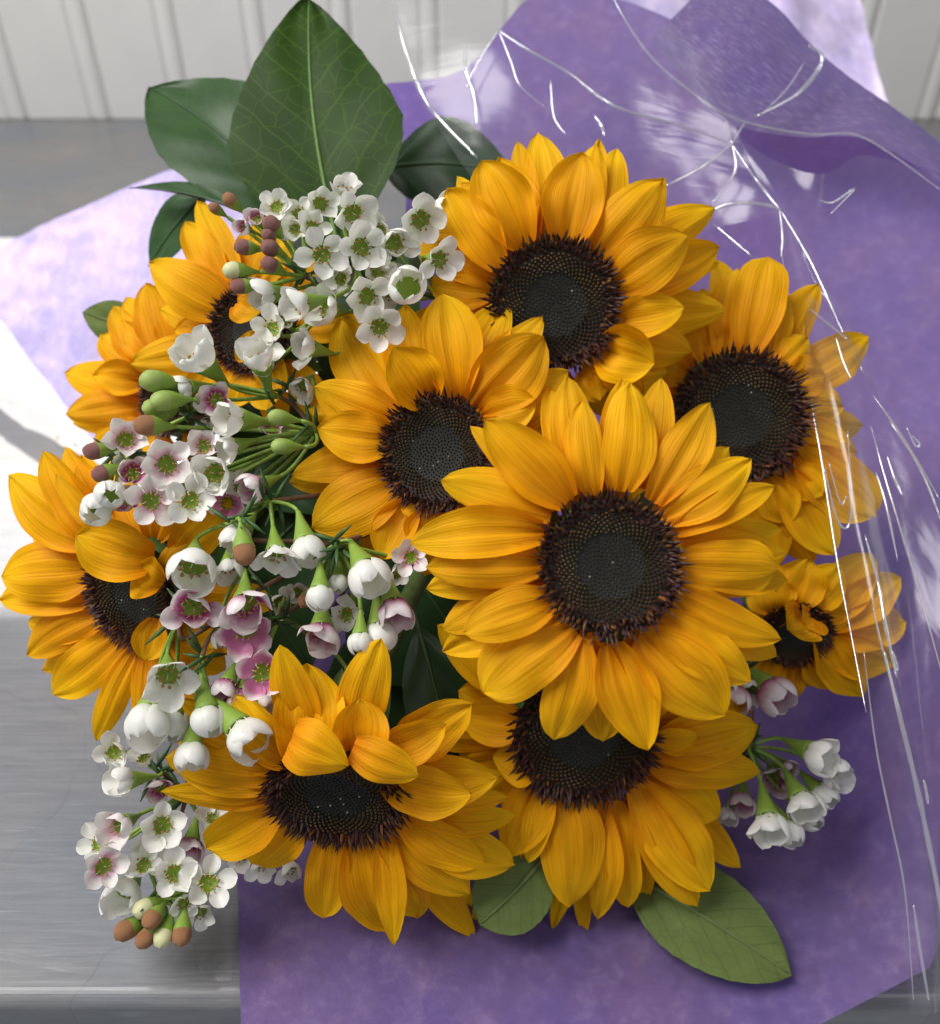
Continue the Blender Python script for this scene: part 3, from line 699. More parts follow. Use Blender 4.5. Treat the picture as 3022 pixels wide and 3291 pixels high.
PE = [(775, 500, 757, 58, 330, {'k': .1, 'bow': .1, 'cup': .3, 'base': .8, 'dep': -.012}), (900, 500, 940, 240, 240, {'k': .1, 'dep': -.008, 'base': .8}), (1020, 490, 1015, 230, 270, {'k': -.05, 'bow': .12, 'cup': .5, 'base': .85, 'dep': -.014}), (1130, 480, 1442, 357, 210, {'k': -.05, 'cup': .4, 'dep': -.012, 'base': .6}), (690, 520, 392, 215, 230, {'k': .0, 'dep': -.010, 'base': .7}), (640, 560, 420, 380, 220, B1),
      (600, 610, 62, 520, 190), (600, 650, 130, 600, 130), (600, 690, 38, 690, 160), (630, 750, 263, 965, 240, {'sharp': 3}), (740, 810, 483, 1048, 250, {'sharp': 3}), (885, 850, 840, 1307, 200, {'sharp': 3}),
      (1010, 880, 1145, 1372, 250), (1140, 870, 1188, 1446, 155, {'sharp': 1.3, 'k': -.02}), (1190, 850, 1560, 1190, 240), (1220, 810, 1638, 1045, 220), (1235, 780, 1786, 1050, 240, L1(k=.1)),
      (1130, 610, 1570, 705, 250, {'k': -.25}), (1190, 600, 1703, 620, 240, L1(k=-.05)), (1210, 700, 1757, 715, 130, L1(k=.1)), (1230, 760, 1792, 805, 150, L1(k=.1)), (1150, 870, 1300, 1310, 260, B1), (1210, 850, 1575, 1255, 160, B1), (1210, 860, 1590, 1408, 170, L1(k=.35)),
      (680, 430, 965, 560, 270, {'k': -.12, 'dep': -.024, 'bow': .2, 'cup': -.35, 'sharp': 1.4, 'base': .75, 'tm': .35}), (985, 470, 1308, 612, 200, {'k': -.08, 'dep': -.024, 'bow': .18, 'cup': -.25, 'base': .6}), (930, 870, 1000, 1250, 180, B1), (640, 770, 420, 770, 150, B1)]
PF = [(690, 790, 720, 1512, 360, {'k': .0, 'sharp': 2}), (1000, 880, 1070, 1512, 200, {'sharp': 3}), (900, 880, 885, 1578, 190), (1120, 790, 1548, 1410, 330, {'k': 0.0}), (1130, 830, 1475, 1502, 240, {'k': .06}),
      (1200, 690, 1595, 985, 300, L1(k=.05)), (1200, 650, 1850, 715, 270, {'k': -.02}), (1220, 560, 1832, 440, 330, {'k': -.05}), (560, 720, 345, 1210, 280, {'k': 0}), (600, 760, 480, 1245, 170, {'k': -.05, 'cup': .4}),
      (440, 430, 60, 380, 290, {'k': .05}), (420, 380, 60, 230, 280, B1), (1200, 760, 1732, 1278, 210, L1(k=.12)), (760, 860, 620, 1642, 150, L1(k=.2)), (850, 870, 812, 1692, 130, L1(k=.22)), (540, 650, 270, 620, 260, {'k': -.2, 'bow': .2, 'cup': .4}),
      (800, 850, 790, 1300, 200, B1), (1080, 840, 1200, 1390, 230, B1), (1220, 520, 1480, 500, 160, {'k': -.25}), (500, 620, 250, 900, 260, B1), (1150, 800, 1240, 1380, 190, B1), (640, 790, 400, 1310, 220, B1), (1060, 850, 1150, 1500, 150, B1), (760, 840, 380, 1640, 90, L1(k=.25)), (600, 780, 140, 1690, 150, L1(k=.3))]
PG = [(580, 650, 48, 250, 310, {'k': .05}), (600, 640, 250, 108, 250, {'k': -.05, 'cup': .4}), (680, 650, 385, 85, 220, B1), (560, 690, 155, 500, 250, B1), (540, 810, 8, 850, 340, {'k': .1}), (560, 960, -2, 985, 250, {'k': .15}), (620, 1060, 158, 1310, 230),
      (680, 1150, 248, 1402, 180, B1), (740, 1190, 312, 1545, 260), (820, 1260, 568, 1818, 165), (870, 1280, 840, 1860, 160), (920, 1240, 1100, 1900, 220), (780, 1220, 690, 1500, 150, B1), (640, 1100, 160, 1120, 200, B1),
      (900, 740, 448, 600, 330, {'k': -.15, 'bow': .12, 'cup': .25, 'dep': -.02, 'base': .6, 'tm': .5}), (960, 890, 800, 800, 260, {'k': -.1, 'bow': .25, 'cup': .5, 'dep': -.02}), (980, 860, 1150, 640, 200), (930, 1100, 858, 1345, 200, {'k': -.1, 'dep': -.012}), (1000, 1150, 1280, 1260, 260),
      (700, 620, 330, 245, 120, {'k': -.15}), (960, 1180, 1330, 1400, 250, B1), (760, 680, 480, 130, 200, B1), (820, 650, 560, 200, 220, B1)]
PH = [(1060, 740, 573, 445, 290, {'k': -.02, 'cup': -.2}), (1050, 640, 788, 207, 210), (1100, 600, 862, 82, 180), (1030, 960, 463, 1045, 240, {'k': .02, 'cup': -.2}), (1040, 840, 730, 850, 170, B1), (1150, 600, 1235, 210, 190, B1), (1200, 600, 1400, 255, 200),
      (1090, 680, 1240, 740, 200, {'k': -.3, 'bow': .25, 'dep': -.015, 'cup': .4}), (1220, 980, 1100, 900, 200, {'k': -.2, 'bow': .3, 'dep': -.015, 'cup': .5}), (1250, 960, 1380, 1195, 180), (1060, 680, 1000, 350, 190, B1), (1080, 1020, 820, 1250, 230), (1150, 1060, 1050, 1300, 220), (1210, 1040, 1270, 1320, 220), (1060, 900, 640, 720, 180, B1)]
PI_ = [(540, 1180, 83, 1100, 220), (540, 1290, 87, 1345, 230, {'k': .0}), (560, 1390, 250, 1510, 180), (550, 1150, 243, 1110, 200, {'k': -.2, 'bow': .15}), (560, 1100, 297, 870, 220), (590, 1050, 363, 705, 190, {'k': .1}), (620, 1020, 440, 650, 180), (690, 1000, 560, 568, 250, {'k': .05}),
       (560, 1060, 310, 990, 200, B1), (560, 1350, 130, 1400, 170, B1), (600, 1020, 380, 800, 170), (640, 1420, 500, 1620, 200), (740, 1010, 700, 650, 200, B1)]
PJ = [(830, 1660, 1003, 1945, 180, {'cup': .35}), (800, 1740, 900, 1910, 170), (830, 1600, 965, 1590, 150), (770, 1560, 930, 1380, 180), (700, 1560, 780, 1350, 200), (640, 1580, 600, 1420, 190), (600, 1640, 640, 1490, 160), (700, 1790, 690, 1960, 150, B1), (760, 1780, 800, 1900, 150, B1), (640, 1770, 600, 1900, 150, B1),
      (820, 1620, 1060, 1330, 200, L1(k=.1)), (840, 1640, 1180, 1430, 180, L1(k=.1)), (840, 1680, 1200, 1620, 200, L1(k=.1)), (830, 1700, 1160, 1800, 190, L1(k=.1)), (760, 1590, 690, 1655, 200, {'k': -.3, 'bow': .3, 'dep': -.012, 'cup': .4}), (800, 1600, 760, 1640, 160, {'k': -.3, 'bow': .3, 'dep': -.014, 'cup': .4})]
sunflower('large front sunflower with fully open flat petals overlapping four others', 'C', (765, 945), .300, 248, (.10, -.02, 1), PC, .2, 1)
sunflower('round sunflower with broad cupped petals below the cellophane star crease', 'A', (722, 1080), .345, 368, (.10, .05, 1), PA, .3, 2)
sunflower('sunflower in the middle whose disc is partly covered by the large front sunflower', 'B', (925, 960), .333, 330, (-.25, .05, .95), PB, .3, 3)
sunflower('sunflower with dark fringed disc partly under the cellophane edge', 'D', (485, 738), .362, 268, (.22, .0, .95), PD, .35, 4)
sunflower('tilted sunflower with two petals folded over its disc beside the white buds', 'E', (908, 695), .325, 338, (-.14, -.78, .58), PE, .35, 5, fill=10)
sunflower('drooping sunflower tucked under the large front one above two green leaves', 'F', (800, 500), .338, 410, (.10, -.52, .84), PF, .3, 6, fill=10)
sunflower('sunflower facing outward over the table with petals curled across its disc', 'G', (800, 950), .360, 330, (-.66, -.34, .66), PG, .3, 7, fill=10)
sunflower('sunflower half hidden behind the white wax flowers next to the bluish leaf', 'H', (1180, 850), .378, 250, (-.5, .12, .85), PH, .3, 8, fill=8)
sunflower('small sunflower seen from the side against the sunlit lavender tissue', 'H', (690, 1230), .405, 230, (-.82, .1, .55), PI_, .3, 9, fill=6, fillL=1.3)
sunflower('crumpled sunflower with near black disc pressed against the cellophane', 'D', (725, 1670), .375, 150, (.25, -.5, .8), PJ, .3, 10, fill=6, fillL=1.3)

# ------------------------------------------------------------------ leaves
def leaf(label, base, tip, w, mat, rib, n=(0, 0, 1), bow=.06, fold=.18, tm=.45, sharp=1.7, seed=1, name='leaf'):
    d = tip - base; L = d.length; dn = d / L
    mid = (base + tip) / 2
    nn = facing(mid, n); nn = (nn - dn * nn.dot(dn)).normalized(); s = dn.cross(nn)
    root = thing(name, base, label, 'leaf', 'glossy leaves tucked between the flowers')
    rnd = random.Random(seed)
    nu, nv = 14, 26
    vs, uvs, fs = [], [], []
    side = rnd.uniform(-.04, .04); ph = rnd.uniform(0, 6)
    def spine(t): return base + d * t + nn * (L * bow * math.sin(math.pi * t)) + s * (L * side * math.sin(math.pi * t))
    for j in range(nv + 1):
        t = j / nv
        q = t / tm if t < tm else (t - tm) / (1 - tm)
        hw = .5 * w * (max(0.03, math.sin(math.pi / 2 * q) ** .75) if t < tm else max(0, 1 - q ** sharp) ** .85)
        hw *= 1 + .012 * math.sin(j * 2.4)
        c = spine(t)
        for i in range(nu + 1):
            u = -1 + 2 * i / nu
            h = hw * fold * abs(u) + .035 * w * math.sin(5 * t + ph + 2 * u) * abs(u) + .012 * w * math.sin(17 * (t - .3 * abs(u)) + ph) * math.sin(math.pi * min(1, abs(u)))
            vs.append(c + s * (hw * u) + nn * h); uvs.append((.5 + .5 * u * hw / (.5 * w), t))
    k = nu + 1
    for j in range(nv):
        for i in range(nu): fs.append((j * k + i, j * k + i + 1, (j + 1) * k + i + 1, (j + 1) * k + i))
    bl = mesh_obj('blade', vs, fs, mat, uvs); adopt(bl, root)
    pts = [spine(-.12 + 1.10 * a / 16) + nn * .0003 for a in range(17)]
    v2, f2 = tube_data(pts, [0.0011 * (1 - .85 * a / 16) + .00012 for a in range(17)], 6)
    adopt(mesh_obj('midrib', v2, f2, rib), root)
    return root
def NP(c, x, y, d): return at(*px(c, x, y), d)
leaf('tall upright pointed leaf with pale veins standing above the white blossoms', at(1085, 790, .405), at(992, -8, .425), 565 * .415 / FPX, M['leaf_top'], M['rib'], (-.12, 0, 1), .03, .10, .42, 1.3, 1)
leaf('broad leaf with a sheen leaning left behind the tall upright leaf', at(960, 700, .42), at(482, 283, .45), 395 * .43 / FPX, M['leaf_gloss'], M['rib_dark'], (-.2, .5, .8), .05, .15, .56, 1.5, 2)
leaf('narrow curled leaf seen edge on above the half hidden sunflower', at(800, 685, .415), at(412, 606, .43), 90 * .42 / FPX, M['leaf_gloss'], M['rib_dark'], (0, 1, .35), .05, .5, .5, 1.4, 3)
leaf('dark leaf behind the tall leaf, touching the cellophane edge', at(1230, 540, .46), at(1650, 560, .45), 300 * .455 / FPX, M['leaf_dark'], M['rib_dark'], (.3, .4, .8), .06, .12, .45, 1.8, 4)
leaf('bluish glossy leaf between the sunlit tissue and the half hidden sunflower', NP('H', 930, 20, .43), NP('H', 575, 470, .44), 420 / 1.8352 * .435 / FPX, M['leaf_gloss'], M['rib_dark'], (-.3, .75, .5), .03, .1, .5, 3.0, 5)
leaf('light green leaf tip behind the small side facing sunflower', NP('H', 600, 900, .44), NP('H', 188, 738, .44), 270 / 1.8352 * .44 / FPX, M['leaf_under'], M['rib_pale'], (.0, -.2, 1), .04, .1, .5, 1.8, 6)
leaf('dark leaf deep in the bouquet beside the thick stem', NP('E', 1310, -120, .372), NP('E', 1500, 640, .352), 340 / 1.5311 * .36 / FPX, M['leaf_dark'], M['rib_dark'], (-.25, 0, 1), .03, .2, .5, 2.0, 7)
leaf('olive leaf underside poking out below between the two lowest sunflowers', NP('F', 600, 1180, .352), NP('F', 190, 1610, .350), 440 / 1.8352 * .35 / FPX, M['leaf_under'], M['rib_pale'], (.1, -.1, 1), .02, .05, .5, 3.0, 8)
leaf('large olive leaf underside resting on the purple tissue', on_z(2010, 2800, .014), on_z(2548, 3136, .009), 300 * .375 / FPX, M['leaf_under'], M['rib_pale'], (.1, .3, 1), .05, .06, .45, 2.3, 9)
for i, (b, t, w, lab) in enumerate([  # extra leaves added to darken the shaded gaps inside the bouquet
    ((620, 1500), (1000, 2150), 420, 'filler leaf added to darken the shaded gap under the pink wax blossoms'),
    ((1420, 2000), (1050, 2380), 380, 'filler leaf added as dark shade behind the hanging white wax buds'),
    ((760, 1250), (1080, 1650), 380, 'filler leaf added as dark shade behind the green wax buds'),
    ((1300, 1050), (1050, 1330), 300, 'filler leaf added to darken the gap below the upper white blossoms'),
    ((820, 700), (1350, 1080), 460, 'filler leaf added as dark shade behind the big white blossom cluster'),
    ((1230, 1700), (1560, 2200), 620, 'filler leaf added to darken the gap left of the large front sunflower'),
    ((1180, 1480), (780, 1850), 560, 'filler leaf added as dark shade under the middle sunflower behind the drooping bells'),
    ((2150, 2150), (1500, 2600), 420, 'filler leaf added to darken the space beneath the large front sunflower')]):
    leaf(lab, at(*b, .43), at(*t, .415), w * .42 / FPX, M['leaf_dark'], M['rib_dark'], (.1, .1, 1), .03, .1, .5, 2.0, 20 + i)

# ------------------------------------------------------------------ wax flowers
def lathe(profile, seg, cap0=False):
    vs, fs = [], []
    for r, z in profile:
        for k in range(seg):
            a = 2 * math.pi * k / seg; vs.append(Vector((r * math.cos(a), r * math.sin(a), z)))
    for j in range(len(profile) - 1):
        for k in range(seg):
            k2 = (k + 1) % seg; fs.append((j * seg + k, j * seg + k2, (j + 1) * seg + k2, (j + 1) * seg + k))
    return vs, fs
def raw_mesh(name, vs, fs, mats, uvs=None, midx=None):
    o = mesh_obj(name, vs, fs, mats, uvs, midx=midx); me = o.data; bpy.data.objects.remove(o); return me
cup_prof = [(.07, -1.05), (.10, -.9), (.17, -.62), (.26, -.3), (.33, -.08), (.36, .02), (.34, .045), (.30, .0), (.21, -.06), (.1, -.085), (.001, -.09)]
cv, cf = lathe(cup_prof, 14)
ME_CUP = raw_mesh('blossom', cv, cf, [M['cup'], M['eye']], midx=[0 if j < 6 else 1 for j in range(len(cup_prof) - 1) for k in range(14)])
def wax_petal(opening, mat, nm, wide=.64, var=0):
    """opening: 0 closed bell .. 1 flat"""
    rnd = random.Random(var * 7 + 3)
    vs, uvs, fs = [], [], []
    if opening < .5:                               # shell wrapped round the flower's axis
        nu, nv = 10, 12
        o = opening / .5
        P0, P1, P2, P3 = (.32, 0.0), (.60, .20), (.52 + .20 * o, .66 - .04 * o), (.10 + .50 * o, .80 + .06 * o)
        for j in range(nv + 1):
            t = j / nv; q = 1 - t
            rho = q ** 3 * P0[0] + 3 * q * q * t * P1[0] + 3 * q * t * t * P2[0] + t ** 3 * P3[0]
            z = q ** 3 * P0[1] + 3 * q * q * t * P1[1] + 3 * q * t * t * P2[1] + t ** 3 * P3[1]
            pm = .78 * ((.60 + .40 * math.sin(math.pi / 2 * min(1, t / .5))) if t < .5 else math.sqrt(max(0, 1 - ((t - .5) / .5) ** 2.3)))
            if o < .5: pm *= 1 + .25 * t
            for i in range(nu + 1):
                s = -1 + 2 * i / nu
                f = pm * s
                rr = rho * (1 - .07 * s * s + .035 * s) + .012 * math.sin(4 * t + 2 * s + var)
                vs.append(Vector((rr * math.cos(f), rr * math.sin(f), z + .02 * math.sin(3 * s + var) * t))); uvs.append((.5 + .5 * s, t))
    else:
        nu, nv = 8, 11
        el = math.radians(88 - 80 * opening)
        curl = math.radians(75 * (1 - opening) + 16)
        p = Vector((.31, 0, .01)); a = el; st = .80 / nv
        pts = []
        for j in range(nv + 1):
            pts.append((p.copy(), a)); p = p + Vector((math.cos(a), 0, math.sin(a))) * st
            t = j / nv
            a += curl / nv * (1.3 if opening < .6 else (1.4 - 2.2 * t))
        tw = rnd.uniform(-.18, .18)
        for j, (c, a) in enumerate(pts):
            t = j / nv
            hw = .5 * wide * (.38 + .62 * math.sin(math.pi / 2 * min(1, t / .55))) * (1 if t < .55 else max(0, 1 - ((t - .55) / .46) ** 2.6) ** .5)
            nrm = Vector((-math.sin(a), 0, math.cos(a)))
            for i in range(nu + 1):
                s = -1 + 2 * i / nu
                cupd = .46 + .22 * (1 - opening)
                vs.append(c + Vector((0, 1, 0)) * (hw * s) + nrm * (hw * cupd * s * s + .03 * math.sin(5 * t + 3 * s + var * 2) + tw * hw * s))
                uvs.append((.5 + .5 * s, t))
    k = nu + 1
    for j in range(nv):
        for i in range(nu): fs.append((j * k + i, j * k + i + 1, (j + 1) * k + i + 1, (j + 1) * k + i))
    return raw_mesh('petal', vs, fs, M[mat], uvs)
PET = {}
def get_petal(op, mat, var):
    key = (op, mat, var)
    if key not in PET: PET[key] = wax_petal(op, mat, 'p', .80 if op > .5 else .92, var)
    return PET[key]
def stamen_mesh():
    vs, fs, mi = [], [], []
    def add(v, f, m):
        o = len(vs); vs.extend(v); fs.extend([tuple(i + o for i in q) for q in f]); mi.extend([m] * len(f))
    for k in range(10):
        a = 2 * math.pi * k / 10; r = Vector((math.cos(a), math.sin(a), 0)); up = Vector((0, 0, 1))
        p0 = r * .335 + up * .03; p1 = r * .365 + up * .15; p2 = r * (.27 + .06 * (k % 3)) + up * (.2 + .05 * (k % 2))
        v, f = tube_data([p0, p1, p2], .018, 4); add(v, f, 0)
        v, f = tube_data([p2 - r * .01, p2 - r * .05 + up * .008, p2 - r * .09], [.034, .050, .030], 5); add(v, f, 1)
    v, f = tube_data([Vector((0, 0, -.08)), Vector((.02, .01, .15)), Vector((.05, .02, .36))], [.025, .016, .013], 5); add(v, f, 0)
    v, f = tube_data([Vector((.05, .02, .34)), Vector((.055, .02, .38))], .03, 6); add(v, f, 1)
    return raw_mesh('stamens', vs, fs, [M['filament'], M['anther']], midx=mi)
ME_ST = stamen_mesh()
def bud_meshes(capm):
    prof_c = [(.06, -1.0), (.10, -.85), (.20, -.55), (.33, -.25), (.40, 0.0), (.40, .08)]
    v, f = lathe(prof_c, 12); cup = raw_mesh('bud', v, f, [M['cup']])
    prof_b = [(.385, .03), (.405, .15), (.40, .32), (.35, .50), (.25, .63), (.12, .70), (.001, .725)]
    v, f = lathe(prof_b, 12)
    v = [p * (1 + .09 * mnoise.noise(p * 6)) for p in v]
    return cup, raw_mesh('bud_cap', v, f, [M[capm]])
BUD = {k: bud_meshes(k) for k in ('bud_pink', 'bud_orange', 'bud_cream', 'bud_green')}
def frame(pos, ax, scale, roll):
    q = ax.to_track_quat('Z', 'Y').to_matrix().to_4x4()
    return Matrix.Translation(pos) @ q @ Matrix.Rotation(roll, 4, 'Z') @ Matrix.Scale(scale, 4)
class Sprig:
    def __init__(s, label, crop, depth, seed):
        s.crop, s.depth = crop, depth; s.rnd = random.Random(seed); s.root = None; s.label = label; s.nodes = {}
    def node(s, key, x, y, dd=0.02):
        p = at(*px(s.crop, x, y), s.depth + dd); s.nodes[key] = p
        if s.root is None: s.root = thing('wax_flower_sprig', p, s.label, 'wax flower', 'wax flower sprigs in the bouquet')
        # needle leaves round the node
        for k in range(8):
            d = Vector((s.rnd.uniform(-1, 1), s.rnd.uniform(-1, 1), s.rnd.uniform(-.6, 1))).normalized()
            q = p + Vector((s.rnd.uniform(-1, 1), s.rnd.uniform(-1, 1), s.rnd.uniform(-1, 1))) * .003
            L = s.rnd.uniform(.007, .013)
            v, f = tube_data([q, q + d * L * .5, q + d * L], [.0006, .0009, .0002], 5)
            adopt(mesh_obj('needle_leaf', v, f, M['needle']), s.root)
    def twig(s, pts, r=.0009):
        P = [at(*px(s.crop, x, y), s.depth + d) for x, y, d in pts]
        v, f = tube_data(catmull(P, 6), r, 6); adopt(mesh_obj('twig', v, f, M['twig']), s.root)
    def tail(s, key):
        a = s.nodes[key]; v = (a - C0).normalized()
        mid = a + v * .05 + Vector((.01, 0, -.01))
        P = bez(a, a + v * .025, mid, a.lerp(STEM_END, .5) + v * .02, 8)
        vv, f = tube_data(P, .0012, 6); adopt(mesh_obj('twig', vv, f, M['twig']), s.root)
    def stalk(s, m, ax, sc, key, par):
        a = m.to_translation() - ax * sc * 1.0; b = s.nodes[key]; d = (b - a).length
        P = bez(a, a - ax * d * .35, b.lerp(a, .3) - ax * d * .12, b, 7)
        v, f = tube_data(P, [.00075] * 7 + [.0006], 6)
        o = mesh_obj('stalk', v, f, M['cup']); adopt(o, par)
    def bl(s, x, y, size, f, op, col, key, dd=0.0):
        pos = at(*px(s.crop, x, y), s.depth + dd + s.rnd.uniform(-.002, .002))
        sc = .5 * size / CROPS[s.crop][2] * (s.depth + dd) / FPX
        span = .34 + .70 * max(.25, min(1, op * 1.1))
        sc *= 1.17 / max(span, .60)
        ax = facing(pos, f)
        # the measured centre is the middle of the visible petals: the cup sits a little behind
        pos = pos - ax * sc * (.28 * (1 - op) + .08)
        m = frame(pos, ax, sc, s.rnd.uniform(0, 6.28))
        b = link_mesh('blossom', ME_CUP, m); setm(b, m); b.parent = s.root; b.matrix_parent_inverse = WM[s.root.name].inverted()
        for k in range(5):
            o2 = max(.05, min(1, op + (s.rnd.uniform(-.22, .14) if op > .3 else s.rnd.uniform(-.06, .06)))); o2 = round(o2 * 8) / 8
            me = get_petal(o2, col, s.rnd.randrange(3))
            mm = m @ Matrix.Rotation(2 * math.pi * k / 5 + s.rnd.uniform(-.08, .08), 4, 'Z') @ ((Matrix.Scale(s.rnd.uniform(.95, 1.10) if k % 2 else s.rnd.uniform(.86, .98), 4) @ Matrix.Diagonal((1, s.rnd.uniform(.86, 1.10), 1, 1))) if op > .45 else Matrix.Scale((1.0, .93, 1.04, .95, .98)[k], 4))
            p = bpy.data.objects.new('petal', me); COL.objects.link(p); p.matrix_basis = mm; adopt(p, b)
        if op > .3:
            st = bpy.data.objects.new('stamens', ME_ST); COL.objects.link(st); st.matrix_basis = m; adopt(st, b)
        s.stalk(m, ax, sc, key, b)
    def bud(s, x, y, size, f, kind, key, dd=0.0):
        pos = at(*px(s.crop, x, y), s.depth + dd)
        sc = size / CROPS[s.crop][2] * (s.depth + dd) / FPX
        ax = facing(pos, f); pos = pos - ax * sc * .3
        m = frame(pos, ax, sc, s.rnd.uniform(0, 6.28))
        b = bpy.data.objects.new('bud', BUD[kind][0]); COL.objects.link(b); setm(b, m); adopt(b, s.root)
        c = bpy.data.objects.new('bud_cap', BUD[kind][1]); COL.objects.link(c); c.matrix_basis = m; adopt(c, b)
        s.stalk(m, ax, sc, key, b)
w, bh, pk, mg = 'wax_white', 'wax_blush', 'wax_pink', 'wax_magenta'
S = Sprig('big cluster of open white wax blossoms in front of the tall leaf, with pinkish buds', 'W1', .338, 1)
S.node('a', 590, 640, .012); S.node('b', 1380, 760, .02); S.node('c', 900, 560, .03); S.tail('c')
S.twig([(590, 640, .012), (700, 670, .015), (860, 700, .02), (900, 560, .03)]); S.twig([(1380, 760, .02), (1150, 700, .028), (900, 560, .03)])
for a in [(700, 510, 285, (.3, 0, .95), .9, w, 'c', -.006), (930, 470, 285, (.35, 0, .93), .88, w, 'c', -.004), (880, 270, 270, (.25, -.25, .93), .85, w, 'c', .0), (690, 210, 220, (.25, .1, .93), .8, w, 'c', .006),
          (430, 230, 195, (-.1, .3, .9), .85, w, 'a', .008), (560, 270, 200, (-.1, .3, .9), .8, w, 'a', .012), (640, 350, 200, (.1, .2, .9), .8, w, 'c', .004), (1280, 310, 285, (.1, -.3, .93), .8, w, 'b', .0), (1130, 440, 255, (.2, .0, .95), .7, w, 'b', .0),
          (1390, 540, 265, (.45, -.1, .88), .85, w, 'b', -.006), (1200, 700, 215, (-.05, .25, .95), .3, w, 'b', -.006), (965, 760, 265, (.1, -.25, .93), .85, w, 'c', -.004), (1035, 940, 275, (.1, -.25, .93), .9, w, 'c', -.012),
          (570, 800, 250, (-.8, -.15, .5), .65, w, 'c', -.006), (725, 830, 255, (-.55, .1, .8), .6, w, 'c', .0), (370, 750, 230, (-.8, -.15, .5), .6, w, 'c', .006), (400, 950, 240, (-.35, .25, .88), .8, w, 'c', .0), (340, 1100, 250, (-.25, .2, .93), .8, w, 'c', -.002),
          (615, 1060, 220, (-.8, .2, .5), .65, w, 'c', .002), (480, 890, 190, (-.2, .4, .88), .7, w, 'c', .008), (810, 650, 190, (0, .3, .9), .75, w, 'c', .01), (1030, 610, 200, (.3, .45, .8), .7, w, 'c', .006), (1110, 620, 190, (0, -.3, .9), .6, w, 'b', .012), (1040, 375, 190, (-.2, .2, .9), .7, w, 'c', .008),
          (1395, 240, 200, (.7, .2, .65), .7, w, 'b', .008), (830, 130, 170, (.1, .8, .5), .5, w, 'c', .016), (1100, 740, 180, (0, -.3, .9), .7, w, 'c', .014), (310, 300, 110, (-.3, .5, .8), .5, mg, 'a', .012), (240, 355, 110, (-.5, .2, .8), .5, mg, 'a', .014), (540, 360, 170, (-.3, .2, .9), .7, w, 'a', .006), (760, 650, 190, (.2, -.4, .85), .75, w, 'c', .012)]:
    S.bl(*a)
for a in [(395, 330, 125, (-.45, .6, .65), 'bud_pink', 'a'), (225, 467, 115, (-.9, .1, .4), 'bud_pink', 'a'), (385, 470, 125, (-.4, .2, .85), 'bud_pink', 'a', -.003), (385, 568, 120, (-.6, .3, .7), 'bud_pink', 'a', -.003), (205, 698, 115, (-.95, -.05, .3), 'bud_pink', 'a'), (380, 395, 100, (-.3, .4, .8), 'bud_pink', 'a'), (165, 605, 130, (-.95, .05, .3), 'bud_cream', 'a'), (150, 185, 100, (-.6, .6, .4), 'bud_orange', 'a', .012), (60, 235, 80, (-.7, .5, .4), 'bud_orange', 'a', .014)]:
    S.bud(*a)
S = Sprig('spreading wax flower sprig with green buds and pale pink blossoms left of the middle sunflower', 'W2', .328, 2)
S.node('a', 1560, 660, .016); S.node('b', 820, 560, .012); S.node('c', 1350, 450, .018); S.node('d', 400, 780, .012); S.tail('a')
S.twig([(1560, 660, .016), (1250, 620, .018), (820, 560, .012)]); S.twig([(1560, 660, .016), (1450, 520, .02), (1350, 450, .018)]); S.twig([(1560, 660, .016), (1000, 790, .022), (400, 780, .012)])
for a in [(870, 220, 300, (-.55, .55, .62), .55, w, 'c'), (1230, 240, 270, (-.25, .75, .6), .65, w, 'c'), (790, 400, 200, (-.85, -.1, .45), .6, w, 'c', .006), (970, 470, 210, (-.4, .0, .85), .7, mg, 'c', .006), (1080, 580, 255, (-.9, .1, .38), .55, w, 'a', -.004), (1065, 745, 190, (-.85, -.25, .4), .6, w, 'a', .002),
          (900, 740, 205, (-.3, .05, .93), .75, bh, 'a', .002), (680, 850, 300, (0, .1, 1), .85, bh, 'a', -.004), (960, 900, 250, (-.2, .0, .95), .55, w, 'a', -.004), (1195, 985, 170, (-.7, -.3, .6), .3, mg, 'a'), (590, 1060, 295, (.15, 0, 1), .92, bh, 'a', -.008), (825, 1065, 290, (.1, .05, 1), .92, w, 'a', -.007), (475, 900, 210, (-.3, .35, .85), .7, mg, 'd', .002),
          (350, 1025, 185, (.1, .0, .98), .05, w, 'd', -.008), (265, 1115, 200, (-.35, -.35, .87), .08, w, 'd', -.005), (440, 700, 255, (.1, .15, .95), .8, bh, 'b', .002), (1040, 1080, 210, (.05, .0, 1), .85, pk, 'a', .014), (450, 1060, 170, (-.4, -.1, .9), .7, pk, 'd', .006), (470, 790, 180, (-.1, -.5, .8), .7, w, 'd', .01), (1480, 390, 170, (-.3, -.4, .8), .6, w, 'a', .016), (1110, 970, 180, (-.3, .2, .9), .7, w, 'a', .012), (1300, 640, 140, (-.3, .2, .9), .7, mg, 'a', .016), (940, 620, 150, (-.7, 0, .7), .6, w, 'a', .012), (760, 960, 170, (0, .3, .9), .8, bh, 'a', .01)]:
    S.bl(*a)
for a in [(590, 355, 165, (-.9, .12, .35), 'bud_green', 'b', -.004), (650, 475, 155, (-.9, -.05, .4), 'bud_green', 'b', -.005), (590, 515, 130, (-.85, -.25, .4), 'bud_green', 'b'), (680, 430, 120, (-.85, .2, .4), 'bud_green', 'b', .003), (650, 550, 120, (-.85, -.3, .4), 'bud_green', 'b', .004), (1325, 570, 120, (-.92, .15, .3), 'bud_green', 'a', -.004), (1345, 742, 120, (-.95, .02, .3), 'bud_green', 'a', -.004), (550, 618, 155, (-.92, .05, .4), 'bud_orange', 'a', -.006), (240, 772, 125, (-.9, -.1, .4), 'bud_pink', 'd', -.003), (290, 905, 125, (-.85, -.35, .4), 'bud_pink', 'd', -.003)]:
    S.bud(*a)
